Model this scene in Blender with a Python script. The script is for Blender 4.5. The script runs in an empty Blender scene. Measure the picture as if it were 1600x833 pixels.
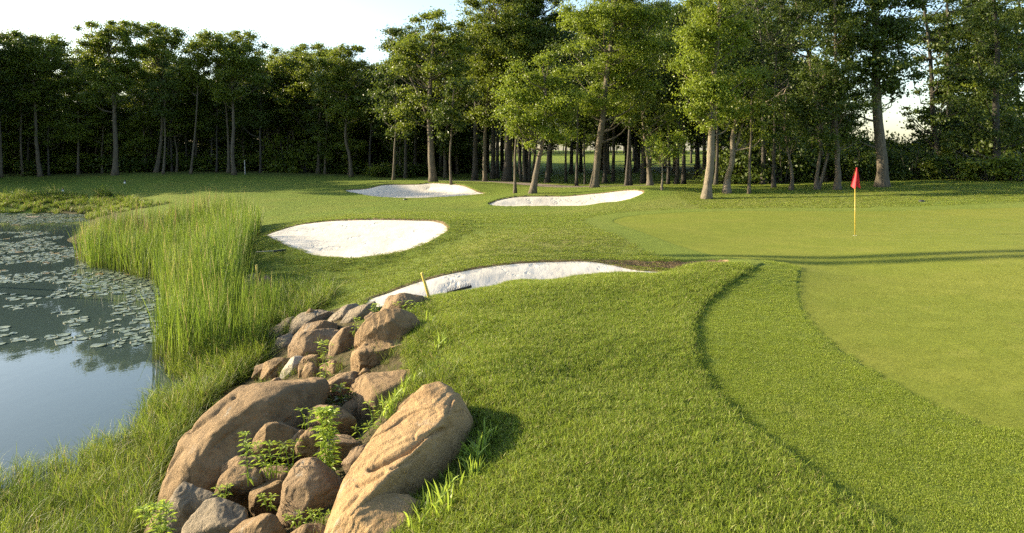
import bpy, bmesh, math, numpy as np
from mathutils import Vector, Matrix
PI = math.pi
R = math.radians
SC = bpy.context.scene
COL = SC.collection
# ------------------------------------------------------------------ camera model (level view camera with a vertical lens shift)
F, CX, HY, EYE, WATER = 1050.0, 800.0, 235.0, 2.7, -1.9
def P(px, py, Y): return np.array([(px-CX)*Y/F, Y, EYE-(py-HY)*Y/F])
def G(px, py, z):
    Y = F*(EYE-z)/(py-HY); return np.array([(px-CX)*Y/F, Y, z])
SUN_EL, SUN_AZ = R(19), R(13)          # low sun on the left, a little ahead
TO_SUN = Vector((-math.cos(SUN_EL)*math.cos(SUN_AZ), math.cos(SUN_EL)*math.sin(SUN_AZ), math.sin(SUN_EL)))

# ------------------------------------------------------------------ small maths
def sstep(a, b, x):
    t = np.clip((x-a)/(b-a), 0, 1); return t*t*(3-2*t)
def _h(ix, iy, iz, seed):
    n = (ix.astype(np.int64)*374761393 + iy.astype(np.int64)*668265263 + iz.astype(np.int64)*1274126177 + seed*144665) & 0xffffffff
    n = ((n ^ (n >> 13))*1274126177) & 0xffffffff
    n = ((n ^ (n >> 16))*2246822519) & 0xffffffff
    return ((n ^ (n >> 15)) & 0xffff)/32767.5-1.0
def vnoise(p, seed=0):
    p = np.asarray(p, float); i = np.floor(p).astype(np.int64); f = p-i; u = f*f*(3-2*f)
    r = 0
    for a in (0, 1):
        for b in (0, 1):
            for c in (0, 1):
                w = (u[:, 0] if a else 1-u[:, 0])*(u[:, 1] if b else 1-u[:, 1])*(u[:, 2] if c else 1-u[:, 2])
                r = r+w*_h(i[:, 0]+a, i[:, 1]+b, i[:, 2]+c, seed)
    return r
def fbm(p, oct=4, seed=0, gain=.5):
    r = 0; a = 1
    for k in range(oct):
        r = r+a*vnoise(np.asarray(p)*2**k, seed+k*17); a *= gain
    return r
def n2(x, y, s, seed=0, oct=3): return fbm(np.stack([x/s, y/s, np.zeros_like(x)+.37], 1), oct, seed)
def closed_spline(pts, sub=6):
    pts = np.asarray(pts, float); n = len(pts); out = []
    for i in range(n):
        a, b, c, d = pts[i-1], pts[i], pts[(i+1) % n], pts[(i+2) % n]
        for k in range(sub):
            t = k/sub
            out.append(.5*((2*b)+(c-a)*t+(2*a-5*b+4*c-d)*t*t+(3*b-a-3*c+d)*t**3))
    return np.array(out)
def open_spline(pts, sub=6):
    pts = np.asarray(pts, float); n = len(pts); out = []
    for i in range(n-1):
        a, b, c, d = pts[max(i-1, 0)], pts[i], pts[i+1], pts[min(i+2, n-1)]
        for k in range(sub):
            t = k/sub
            out.append(.5*((2*b)+(c-a)*t+(2*a-5*b+4*c-d)*t*t+(3*b-a-3*c+d)*t**3))
    out.append(pts[-1]); return np.array(out)
def dist_line(x, y, line):
    d = np.full(x.shape, 1e9)
    for a, b in zip(line[:-1], line[1:]):
        ab = b[:2]-a[:2]; L = (ab**2).sum()+1e-12
        t = np.clip(((x-a[0])*ab[0]+(y-a[1])*ab[1])/L, 0, 1)
        d = np.minimum(d, (x-a[0]-t*ab[0])**2+(y-a[1]-t*ab[1])**2)
    return np.sqrt(d)
def inside(x, y, poly):
    r = np.zeros(x.shape, bool); n = len(poly)
    for i in range(n):
        a, b = poly[i-1], poly[i]
        c = (a[1] > y) != (b[1] > y)
        if a[1] != b[1]:
            r ^= c & (x < (b[0]-a[0])*(y-a[1])/(b[1]-a[1])+a[0])
    return r
def sdf(x, y, poly, pad=3.0):
    """signed distance, negative inside; +pad far outside its box"""
    lo, hi = poly[:, :2].min(0)-pad, poly[:, :2].max(0)+pad
    m = (x > lo[0]) & (x < hi[0]) & (y > lo[1]) & (y < hi[1])
    out = np.full(x.shape, pad)
    if m.any():
        xx, yy = x[m], y[m]
        d = dist_line(xx, yy, np.vstack([poly, poly[:1]]))
        out[m] = np.where(inside(xx, yy, poly), -d, np.minimum(d, pad))
    return out

# ------------------------------------------------------------------ outlines of what lies on the ground
BUNK = []
def bunker(pts, lip, depth, run, raise_): BUNK.append(dict(poly=closed_spline(pts), lip=lip, depth=depth, run=run, up=raise_))
bunker([P(*t) for t in [(538,297,51.6),(563,304,48),(600,309,45.6),(660,310,45),(720,307,45.8),(757,303,47),(742,297,48.6),(725,290,50.6),(700,287,52.5),(675,286,53.3),(650,288,52.8),(620,288,52.6),(596,289,52.4),(575,294,52)]], .10, .30, 2.2, .06)
bunker([P(*t) for t in [(762,320,38.0),(790,323,37.2),(850,323,36.8),(920,322,36.4),(960,317,36.5),(990,310,36.9),(1006,302,37.8),(1000,298,38.6),(980,297,39.2),(950,300,39.5),(920,303,39.6),(885,306,39.6),(850,306,39.6),(810,307,39.4),(780,312,38.8)]], .08, .18, 1.5, .06)
bunker([P(*t) for t in [(411,370,25.0),(440,382,23.6),(470,394,22.6),(500,402,22),(540,405,21.7),(580,402,21.7),(620,396,22),(660,385,22.4),(690,370,23.2),(702,357,24.2),(690,348,25.2),(660,345,25.8),(600,343,26.3),(540,344,26.6),(500,347,26.6),(470,351,26.4),(440,359,25.8)]], .07, .10, 1.6, .04)
bunker([P(*t) for t in [(573,470,15.2),(600,460,15.6),(640,445,16),(690,431,16.4),(740,420,16.8),(800,412,17.1),(860,409,17.3),(940,408,17.3),(1020,409,17.0),(1090,409,16.6),(1135,408,16.2)]]
       + [np.array(t) for t in [(4.6,15.2,.05),(3.0,14.75,-.06),(1.0,14.45,-.14),(-.3,14.1,-.22),(-1.2,13.85,-.32),(-2.0,13.6,-.42),(-2.8,13.8,-.55),(-3.2,14.5,-.68)]], .06, .52, 1.9, .02)
LIP = open_spline([G(*t) for t in [(1196,411,.2),(1170,425,.14),(1130,450,.08),(1100,475,.04),(1085,505,.02),(1085,540,.02),(1095,575,.02),(1120,615,.02),(1160,660,.02),(1220,710,.02),(1290,765,.02),(1390,833,.02),(1500,905,.02)]])
ROUGH = np.vstack([LIP[:, :2], [(5, 1), (5, -8), (-30, -8), (-30, 14.2), (-3, 14.2), (0, 14.4), (3, 14.8), (4.6, 15.05)]])
GEDGE = [G(*t) for t in [(1190,408,.1),(1225,411,.07),(1248,419,.04),(1247,450,0),(1252,482,-.02),(1268,510,-.02),(1300,540,-.03),(1360,580,-.03),(1430,622,-.03),(1520,655,0),(1600,675,0)]]
GREEN = closed_spline([g[:2] for g in GEDGE]+[(9,5.2),(16,7),(22,13),(25,20),(24,27)]+[G(*t)[:2] for t in [(1600,331,.12),(1450,330,.08),(1300,329,.05),(1150,329,-.03),(1050,331,-.08),(985,336,-.12),(958,346,-.14),(990,362,-.12),(1050,382,-.08),(1120,398,.0)]])
PATHL = open_spline([(-6.5,60.5),(-3,59),(3.5,51.5),(7.5,45.5),(9,43.5)], 6)
REEDS = closed_spline([(-16.9,26.6),(-18.9,29.5),(-19.4,32),(-13.5,33),(-10.6,28),(-8.8,22),(-7.2,18),(-5.2,15.6),(-5.1,13.9),(-7.2,14.0),(-8.8,16.9),(-11.4,22),(-14.6,25.2)], 4)

CREST = np.array([G(*t)[:2] for t in [(600,480,-.3),(650,470,-.08),(662,500,-.05),(668,540,-.05),(650,585,-.08),(690,600,-.05),(733,640,-.04),(738,700,-.1),(722,752,-.22),(660,785,-.3),(640,833,-.35)]]+[(-.9,3.5)])
ROCKBED = np.vstack([CREST, [(-3.5, 3.5)], [G(*t)[:2] for t in [(232,840,-1.6),(250,745,-1.75),(345,615,-1.75),(398,575,-1.5),(405,535,-1.3),(455,490,-1.0),(560,472,-.7)]]])
# ------------------------------------------------------------------ terrain: thin plate through surveyed points
CTRL = [G(*t) for t in [
 (1336,368,0),(1250,417,.03),(1247,450,0),(1268,510,-.02),(1360,580,-.03),(1600,675,0),(1600,540,.12),(1450,480,.03),(1600,400,.33),(1450,403,.18),(1600,340,.15),(1450,335,.06),(1200,340,-.05),(1050,345,-.1),(960,345,-.15),(1100,380,-.06),
 (1085,540,.0),(1220,710,.0),(1390,833,.0),(900,600,0),(800,500,.06),(1000,470,.0),(1190,410,.16),(1100,418,.12),(1000,427,.04),(900,434,-.02),(800,443,-.07),(720,458,-.12),(660,468,-.18),
 (690,520,-.02),(660,600,-.10),(748,660,-.04),(728,748,-.22),(690,775,-.28),(640,810,-.35),(780,760,-.05),(900,800,.02),
 (560,480,-.65),(480,505,-1.05),(420,560,-1.5),(380,600,-1.75),(450,650,-1.35),(500,600,-1.05),(560,560,-.75),(600,650,-.7),(520,700,-1.1),(400,720,-1.5),(300,760,-1.75),(560,830,-.7),(400,833,-1.3),(240,833,-1.6),
 (0,815,-1.86),(130,762,-1.88),(225,705,-1.88),(262,640,-1.9),(290,585,-1.93),(0,748,-2.1),(130,706,-2.15),(240,640,-2.15),(440,430,-1.05),(400,380,-.85),(330,330,-.75),(0,333,-1.9),(70,333.5,-1.9),(130,335,-1.9),(0,318,-1.33),(75,318,-1.3),(150,318,-1.25),(0,306,-.95),(75,306,-.93),(150,306,-.9),(230,312,-.8),
 (0,285,-.45),(90,285,-.42),(180,276,0.05),(400,285,-.12),(300,300,-.4),(450,320,-.55),(600,330,-.42),(800,335,-.33),(760,380,-.12),(850,380,0.0),(740,356,-.1),(540,418,-1.0),(620,410,-.85),(700,392,-.5),(480,440,-1.15),(600,440,-.72),(500,480,-1.05)]]
CTRL += [np.array(t, float) for t in [(-12,18,-3),(-20,25,-3.2),(-30,38,-3),(-12,12,-2.8),(-30,20,-3),(-27,24,-1.9),(-30,22,-1.2),(-34,30,-2.6),(-20,6,-3),(-14.5,29,-2.05),(-11,24,-2.05),(-50,54,-1.0),(-44,49,-2.0),(-62,30,-.6),(-62,8,-.6),(-40,-5,-1),(-9,4,-1.9),(-6,0,-1.7),(-3,1,-1.0),(0,0,-.1),(8,0,0),(0,-20,0),(30,-10,.2),(30,15,.3),
  (24,36,.75),(14,36.5,.3),(10,36,.1),(5,36,-.15),(30,48,1.0),(22,48,.6),(14,48,.25),(5,55,-.1),(-5,60,0),(-20,74,.15),(-45,74,.15),(-70,60,.2),(10,75,.1),(30,75,.8),(50,50,1.2),
  (10,120,.9),(12,160,1.9),(-40,120,.8),(60,120,1.5),(-100,100,.5),(-90,20,.2),(0,200,2.5),(80,200,2.5),(-120,180,1.5),(-80,-60,0),(80,-60,.3),(120,40,1.5)]]
for b in BUNK: CTRL += list(b['poly'][::6])
CTRL = np.array(CTRL)
def _k(d2): return d2*np.log(d2+1e-9)*.5
def _fit():
    p = CTRL[:, :2]/10; n = len(p); d2 = ((p[:, None]-p[None])**2).sum(2)
    A = np.zeros((n+3, n+3)); A[:n, :n] = _k(d2)+np.eye(n)*2e-5
    A[:n, n] = 1; A[:n, n+1:] = p; A[n, :n] = 1; A[n+1:, :n] = p.T
    return np.linalg.solve(A, np.concatenate([CTRL[:, 2], [0, 0, 0]])), p
_W, _PT = _fit()
def tps(x, y):
    out = np.empty(x.shape)
    for s in range(0, len(x), 40000):
        q = np.stack([x[s:s+40000], y[s:s+40000]], 1)/10
        d2 = ((q[:, None]-_PT[None])**2).sum(2)
        out[s:s+40000] = _k(d2) @ _W[:-3]+_W[-3]+q @ _W[-2:]
    return out
def height(x, y, full=False):
    x = np.asarray(x, float).ravel(); y = np.asarray(y, float).ravel()
    r = np.hypot(x, y); q = np.minimum(r, 230)/np.maximum(r, 1e-6)
    z = tps(x*q, y*q); w = sstep(150, 230, r); z = z*(1-w)+2.5*w
    dg = sdf(x, y, GREEN); fw = sstep(20, 45, r)
    z = z+n2(x, y, 1.6, 3)*.012*sstep(.2, 1.5, dg)+n2(x, y, 6, 5)*.03*sstep(.5, 3, dg)*(1-.4*fw)
    rough = inside(x, y, ROUGH); dl = dist_line(x, y, LIP)
    z = z+np.where(rough, .034*sstep(0, .07, dl), 0)
    z = z+.018*sstep(-.01, .03, dg)*sstep(2, 4, y)*sstep(45, 30, r)                     # cut edge of the green
    z = z-.115*np.exp(-(dist_line(x, y, CRL)/.85)**2)*sstep(4.2, 2.6, x)
    soil = np.zeros_like(z); bd = []
    for k, b in enumerate(BUNK):
        d = sdf(x, y, b['poly']); lip = b['lip']
        d = d+.05*n2(x, y, .8, 21+k, 2)*np.exp(-(d/.5)**2)
        if k == 3: lip = .05+.13*sstep(1.8, 4.0, x)
        z = z-(lip)*sstep(0, -.10, d)-b['depth']*sstep(-.05, -b['run'], d)*(1 if k != 3 else 1-.5*sstep(2.5, 4.5, x))+b['up']*np.exp(-(d/.7)**2)
        soil = np.maximum(soil, sstep(.03, -.03, d)); bd.append(d+.085+(.34*sstep(1.9, 3.3, x) if k == 3 else 0))
        z = z+np.where(d < -.1, .012*n2(x, y, .35, 31, 3)*sstep(-.1, -.5, d), 0)
    return (z, dict(dg=dg, rough=rough, dl=dl, soil=soil, bd=bd)) if full else z
CRL = np.array([(-2.6, 13.0), (-.5, 13.2), (1, 13.9), (2.8, 14.4), (4, 14.6)], float)
def hz(x, y): return float(height(np.array([x]), np.array([y]))[0])

# ------------------------------------------------------------------ materials
def newmat(name):
    m = bpy.data.materials.new(name); m.use_nodes = True
    nt = m.node_tree; nt.nodes.clear()
    out = nt.nodes.new('ShaderNodeOutputMaterial'); return m, nt, out
class NB:
    def __init__(s, nt): s.nt = nt
    def n(s, t, **kw):
        q = s.nt.nodes.new(t)
        for k, v in kw.items():
            if k == 'i':
                for a, b in v.items():
                    if hasattr(b, 'links') or isinstance(b, bpy.types.NodeSocket): s.nt.links.new(b, q.inputs[a])
                    else: q.inputs[a].default_value = b
            else: setattr(q, k, v)
        return q
    def noise(s, vec, scale, detail=4, rough=.55, dist=0):
        return s.n('ShaderNodeTexNoise', i={'Vector': vec, 'Scale': scale, 'Detail': detail, 'Roughness': rough, 'Distortion': dist}).outputs[0]
    def ramp(s, v, a, b, lo=0., hi=1.):
        return s.n('ShaderNodeMapRange', interpolation_type='SMOOTHSTEP', i={0: v, 1: a, 2: b, 3: lo, 4: hi}).outputs[0]
    def mix(s, f, a, b):
        q = s.n('ShaderNodeMix', data_type='RGBA'); L = s.nt.links
        for k, v in ((0, f), (6, a), (7, b)):
            if isinstance(v, bpy.types.NodeSocket): L.new(v, q.inputs[k])
            elif k == 0: q.inputs[k].default_value = v
            else: q.inputs[k].default_value = (*v, 1)
        return q.outputs[2]
    def math(s, op, a, b=0.):
        q = s.n('ShaderNodeMath', operation=op)
        for k, v in ((0, a), (1, b)):
            if isinstance(v, bpy.types.NodeSocket): s.nt.links.new(v, q.inputs[k])
            else: q.inputs[k].default_value = v
        return q.outputs[0]
    def attr(s, name): return s.n('ShaderNodeAttribute', attribute_name=name).outputs['Fac']
    def pos(s): return s.n('ShaderNodeNewGeometry').outputs['Position']
    def obj(s): return s.n('ShaderNodeTexCoord').outputs['Object']
    def bump(s, h, strength, dist): return s.n('ShaderNodeBump', i={'Height': h, 'Strength': strength, 'Distance': dist}).outputs[0]
    def scalev(s, v, xyz): return s.n('ShaderNodeVectorMath', operation='MULTIPLY', i={0: v, 1: xyz}).outputs[0]
def principled(b, **kw):
    return b.n('ShaderNodeBsdfPrincipled', i=kw).outputs[0]

def simple(name, col, rough=.6, noise=.15, scale=8, bump=.0, metal=0):
    m, nt, out = newmat(name); b = NB(nt); o = b.obj()
    v = b.noise(o, scale)
    c = b.mix(b.ramp(v, .3, .7), tuple(x*(1-noise) for x in col), tuple(min(1, x*(1+noise)) for x in col))
    kw = {'Base Color': c, 'Roughness': rough, 'Metallic': metal}
    if bump: kw['Normal'] = b.bump(b.noise(o, scale*4), bump, .01)
    nt.links.new(principled(b, **kw), out.inputs[0]); return m

def turf(name, c1, c2, c3, fine, bumpd, bstr, dry=None, sheen=.08, mow=0):
    """mown grass seen as a sheet: fine grain, clumps, wear"""
    m, nt, out = newmat(name); b = NB(nt); p = b.pos()
    big = b.noise(p, .35, 3); mid = b.noise(p, 2.2, 4, .6); fin = b.noise(p, fine, 3, .7); fin2 = b.noise(p, fine*.23, 3, .6)
    c = b.mix(b.ramp(mid, .32, .68), c1, c2)
    c = b.mix(b.math('MULTIPLY', b.ramp(big, .42, .66), .6), c, c3)
    dk = tuple(x*.45 for x in c1)
    if mow:                                             # grain of the mowing: alternate passes lie over to either side
        wv = b.n('ShaderNodeTexWave', bands_direction='DIAGONAL', i={'Vector': p, 'Scale': .34, 'Distortion': 3.5, 'Detail': 3, 'Detail Scale': .6}).outputs['Fac']
        c = b.mix(b.math('MULTIPLY', b.ramp(wv, .35, .65), mow), c, tuple(x*.78 for x in c1))
        c = b.mix(b.math('MULTIPLY', b.ramp(b.noise(p, 1.1, 5, .65), .55, .72), .35), c, (.200, .188, .045))
        c = b.mix(b.math('MULTIPLY', b.ramp(b.noise(p, 30, 2), .70, .76), .5), c, (.22, .195, .07))
    c = b.mix(b.math('MULTIPLY', b.ramp(fin, .52, .30), .55), c, dk)
    c = b.mix(b.math('MULTIPLY', b.ramp(fin2, .55, .35), .35), c, dk)
    if dry: c = b.mix(b.math('MULTIPLY', b.attr('dry'), b.ramp(fin2, .3, .6)), c, dry)
    s = b.attr('soil'); sc = b.mix(b.ramp(b.noise(p, 14, 4), .35, .65), (.10, .065, .035), (.20, .14, .08))
    c = b.mix(b.ramp(s, .35, .65), c, sc)
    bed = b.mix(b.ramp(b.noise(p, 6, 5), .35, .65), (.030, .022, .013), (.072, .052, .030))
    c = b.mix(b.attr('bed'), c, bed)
    nrm = b.bump(b.math('ADD', fin, b.math('MULTIPLY', fin2, 1.2)), bstr, bumpd)
    pr = b.n('ShaderNodeBsdfPrincipled', i={'Base Color': c, 'Roughness': .85, 'Normal': nrm, 'Specular IOR Level': .08, 'Sheen Weight': sheen, 'Sheen Roughness': .6, 'Sheen Tint': (.75, .9, .25, 1)})
    nt.links.new(pr.outputs[0], out.inputs[0]); return m
def blade(name, c_lo, c_a, c_b, c_dry, dryness=.15, trans=.35):
    m, nt, out = newmat(name); b = NB(nt); p = b.pos()
    v = b.attr('var'); t = b.attr('tip'); rnd = b.n('ShaderNodeObjectInfo').outputs['Random']
    c = b.mix(b.ramp(b.noise(p, .9, 3), .35, .65), c_a, c_b)
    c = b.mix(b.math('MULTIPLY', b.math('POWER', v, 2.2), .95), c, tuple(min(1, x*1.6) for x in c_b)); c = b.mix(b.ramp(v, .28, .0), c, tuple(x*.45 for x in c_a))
    c = b.mix(b.ramp(v, 1-dryness, 1-dryness+.02), c, c_dry)
    c = b.mix(b.math('MULTIPLY', b.ramp(b.noise(p, .45, 4), .62, .8), .6), c, c_dry)
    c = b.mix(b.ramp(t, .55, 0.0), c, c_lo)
    pr = principled(b, **{'Base Color': c, 'Roughness': .5, 'Specular IOR Level': .35})
    tr = b.n('ShaderNodeBsdfTranslucent', i={'Color': c}).outputs[0]
    mx = b.n('ShaderNodeMixShader', i={0: trans, 1: pr, 2: tr}).outputs[0]
    nt.links.new(mx, out.inputs[0]); return m
def leafmat(name, ca, cb, cc, trans=.4):
    m, nt, out = newmat(name); b = NB(nt)
    v = b.attr('var'); w = b.attr('clump')
    c = b.mix(w, ca, cb); c = b.mix(b.math('MULTIPLY', v, .7), c, cc)
    pr = principled(b, **{'Base Color': c, 'Roughness': .42, 'Specular IOR Level': .4})
    tr = b.n('ShaderNodeBsdfTranslucent', i={'Color': b.mix(.35, c, (cc[0]*1.5, cc[1]*1.5, cc[2]))}).outputs[0]
    mx = b.n('ShaderNodeMixShader', i={0: trans, 1: pr, 2: tr}).outputs[0]
    nt.links.new(mx, out.inputs[0]); return m
def barkmat(name, c1, c2):
    m, nt, out = newmat(name); b = NB(nt); o = b.pos()
    st = b.scalev(o, (1, 1, .18)); v = b.noise(st, 14, 5, .65); w = b.noise(o, 1.3, 3)
    c = b.mix(b.ramp(v, .38, .62), tuple(x*.45 for x in c1), c1); c = b.mix(b.ramp(w, .45, .7), c, c2)
    pr = principled(b, **{'Base Color': c, 'Roughness': .9, 'Normal': b.bump(v, .9, .05)})
    nt.links.new(pr, out.inputs[0]); return m
def rockmat(name, c1, c2, c3, speck=.4):
    m, nt, out = newmat(name); b = NB(nt); o = b.pos()
    a = b.noise(o, 1.7, 5, .6, .4); d = b.noise(o, 9, 5, .65); f = b.noise(o, 70, 3, .7); g = b.noise(o, 24, 5, .7)
    c = b.mix(b.ramp(a, .36, .64), c1, c2); c = b.mix(b.math('MULTIPLY', b.ramp(d, .48, .70), .75), c, c3)
    c = b.mix(b.math('MULTIPLY', b.ramp(g, .56, .72), speck), c, (.07, .055, .04))
    c = b.mix(b.math('MULTIPLY', b.ramp(f, .55, .75), .35), c, tuple(min(1, x*1.7) for x in c1))
    c = b.mix(b.math('MULTIPLY', b.ramp(b.noise(b.scalev(o, (1, 1, .35)), 2.3, 6, .7, 1.2), .54, .66), .6), c, tuple(x*.42 for x in c3))
    # grey lichen crust in patches
    c = b.mix(b.math('MULTIPLY', b.ramp(b.noise(o, 3.1, 6, .7, .8), .60, .68), .45), c, (.26, .25, .21))
    h = b.math('ADD', b.math('MULTIPLY', d, 1.0), b.math('ADD', b.math('MULTIPLY', g, .7), b.math('MULTIPLY', f, .4)))
    pr = principled(b, **{'Base Color': c, 'Roughness': .88, 'Specular IOR Level': .25, 'Normal': b.bump(h, .9, .03)})
    nt.links.new(pr, out.inputs[0]); return m
def sandmat():
    m, nt, out = newmat('white_sand'); b = NB(nt); p = b.pos()
    v = b.noise(p, 1.2, 4); f = b.noise(p, 60, 3); w = b.noise(b.scalev(p, (1, .16, 1)), 11, 4, .6, .5); pk = b.noise(p, 1.5, 4, .55)
    c = b.mix(b.ramp(v, .3, .7), (.52, .475, .39), (.61, .56, .465)); c = b.mix(b.math('MULTIPLY', b.ramp(f, .5, .75), .12), c, (.42, .37, .29))
    h = b.math('ADD', b.math('MULTIPLY', w, .5), b.math('ADD', b.math('MULTIPLY', f, .05), b.math('MULTIPLY', b.ramp(pk, .58, .66), -1.2)))
    pr = principled(b, **{'Base Color': c, 'Roughness': .95, 'Specular IOR Level': .1, 'Normal': b.bump(h, .6, .028)})
    nt.links.new(pr, out.inputs[0]); return m
def watermat():
    m, nt, out = newmat('pond_water'); b = NB(nt); p = b.pos()
    h = b.noise(b.scalev(p, (1, .6, 1)), 1.5, 3); h2 = b.noise(p, 9, 2)
    pr = principled(b, **{'Base Color': (.040, .060, .054, 1), 'Roughness': .02, 'IOR': 1.33, 'Specular IOR Level': .5, 'Normal': b.bump(b.math('ADD', h, b.math('MULTIPLY', h2, .12)), .12, .02)})
    nt.links.new(pr, out.inputs[0]); return m
M = {}
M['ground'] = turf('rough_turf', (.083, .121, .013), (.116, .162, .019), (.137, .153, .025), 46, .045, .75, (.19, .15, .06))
M['green'] = turf('green_turf', (.120, .142, .016), (.146, .167, .020), (.170, .172, .028), 90, .012, .35, None, .03, .14)
M['collar'] = turf('collar_turf', (.070, .100, .010), (.090, .122, .014), (.10, .118, .018), 80, .02, .5)
M['sand'] = sandmat(); M['water'] = watermat()
M['path'] = simple('dirt_path', (.17, .13, .09), .95, .25, 2)
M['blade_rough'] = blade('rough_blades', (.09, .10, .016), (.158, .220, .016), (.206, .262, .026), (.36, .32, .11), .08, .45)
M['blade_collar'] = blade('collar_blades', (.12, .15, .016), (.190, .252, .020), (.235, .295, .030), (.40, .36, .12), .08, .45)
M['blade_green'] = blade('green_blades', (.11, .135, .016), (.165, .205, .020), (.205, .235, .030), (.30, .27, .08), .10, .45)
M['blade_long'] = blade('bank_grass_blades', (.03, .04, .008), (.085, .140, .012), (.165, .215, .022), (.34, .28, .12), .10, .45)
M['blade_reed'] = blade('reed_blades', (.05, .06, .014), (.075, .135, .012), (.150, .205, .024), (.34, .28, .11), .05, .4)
M['leaf_lit'] = leafmat('sunlit_leaves', (.092, .142, .012), (.165, .222, .018), (.225, .275, .030), .47)  # brightest leaf copy: sunlight put into the colour of the lit crowns
M['leaf_dark'] = leafmat('shaded_leaves', (.034, .062, .010), (.066, .100, .014), (.105, .140, .020))  # darkest leaf copy: shade put into the leaf colour
M['leaf_mid'] = leafmat('midtone_leaves', (.062, .098, .010), (.122, .165, .016), (.185, .220, .026), .45)  # leaf copy in between, its share of the light put into the colour
M['leaf_weed'] = leafmat('weed_leaves', (.16, .25, .025), (.26, .36, .045), (.36, .44, .07), .45)
M['leaf_dry'] = leafmat('dry_leaves', (.16, .11, .05), (.24, .17, .08), (.30, .22, .11), .25)
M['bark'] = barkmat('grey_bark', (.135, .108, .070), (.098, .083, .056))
M['bark_pale'] = barkmat('pale_bark', (.21, .172, .115), (.15, .125, .085))  # paler copy for sunlit trunks, light put into the bark colour
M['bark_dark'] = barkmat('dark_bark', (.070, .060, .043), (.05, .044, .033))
M['rock_tan'] = rockmat('tan_boulder', (.175, .116, .056), (.24, .16, .080), (.125, .082, .041))
M['rock_orange'] = rockmat('orange_boulder', (.29, .182, .080), (.335, .218, .102), (.21, .132, .058), .3)
M['rock_brown'] = rockmat('brown_boulder', (.175, .118, .064), (.235, .162, .088), (.13, .088, .048))
M['rock_grey'] = rockmat('grey_boulder', (.165, .132, .088), (.225, .182, .125), (.12, .096, .064))
M['rock_white'] = rockmat('white_boulder', (.30, .265, .205), (.36, .32, .25), (.24, .205, .15), .25)
M['yellow'] = simple('yellow_paint', (.50, .36, .05), .45, .12, 12)
M['red'] = simple('red_cloth', (.62, .025, .03), .7, .15, 10)
M['black'] = simple('black_plastic', (.018, .018, .02), .5, .3, 20)
M['white'] = simple('white_paint', (.75, .75, .72), .5, .08, 10)
M['post'] = simple('grey_post', (.42, .40, .36), .7, .1, 10)  # greyer and duller than the white paint
M['wood'] = simple('pale_wood', (.5, .42, .30), .7, .15, 20)
M['twig'] = simple('bare_wood', (.42, .33, .22), .9, .25, 6)
def padmat():
    m, nt, out = newmat('lily_pad'); b = NB(nt); p = b.pos(); v = b.attr('var'); r = b.n('ShaderNodeObjectInfo').outputs['Random']
    c = b.mix(b.ramp(b.noise(p, 2.3, 3), .35, .65), (.085, .12, .062), (.165, .20, .12)); c = b.mix(b.math('MULTIPLY', v, .35), c, (.22, .22, .11)); c = b.mix(b.ramp(v, .93, .97), c, (.22, .16, .05))
    pr = principled(b, **{'Base Color': c, 'Roughness': .33, 'Specular IOR Level': .6, 'Normal': b.bump(b.noise(p, 14, 3), .25, .01)})
    nt.links.new(pr, out.inputs[0]); return m
M['pad'] = padmat()

# ------------------------------------------------------------------ object helpers
def tag(o, label=None, cat=None, group=None, kind=None):
    for k, v in (('label', label), ('category', cat), ('group', group), ('kind', kind)):
        if v: o[k] = v
    return o
def mesh_np(name, V, faces_flat, counts, mat=None, attrs=None, smooth=False):
    me = bpy.data.meshes.new(name); V = np.asarray(V, np.float32)
    me.vertices.add(len(V)); me.vertices.foreach_set('co', V.ravel())
    ff = np.asarray(faces_flat, np.int32); cn = np.asarray(counts, np.int32)
    me.loops.add(len(ff)); me.loops.foreach_set('vertex_index', ff)
    me.polygons.add(len(cn)); st = np.zeros(len(cn), np.int32); st[1:] = np.cumsum(cn)[:-1]
    me.polygons.foreach_set('loop_start', st)
    me.polygons.foreach_set('use_smooth', np.full(len(cn), smooth, bool))
    for k, a in (attrs or {}).items():
        at = me.attributes.new(k, 'FLOAT', 'POINT'); at.data.foreach_set('value', np.asarray(a, np.float32))
    if mat: me.materials.append(mat)
    me.update(calc_edges=True); me.validate(); return me
def link(name, me, parent=None, loc=None):
    o = bpy.data.objects.new(name, me); COL.objects.link(o)
    if parent: o.parent = parent
    if loc is not None: o.location = loc
    return o
def empty(name, loc): return link(name, None, None, Vector(loc))
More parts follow.
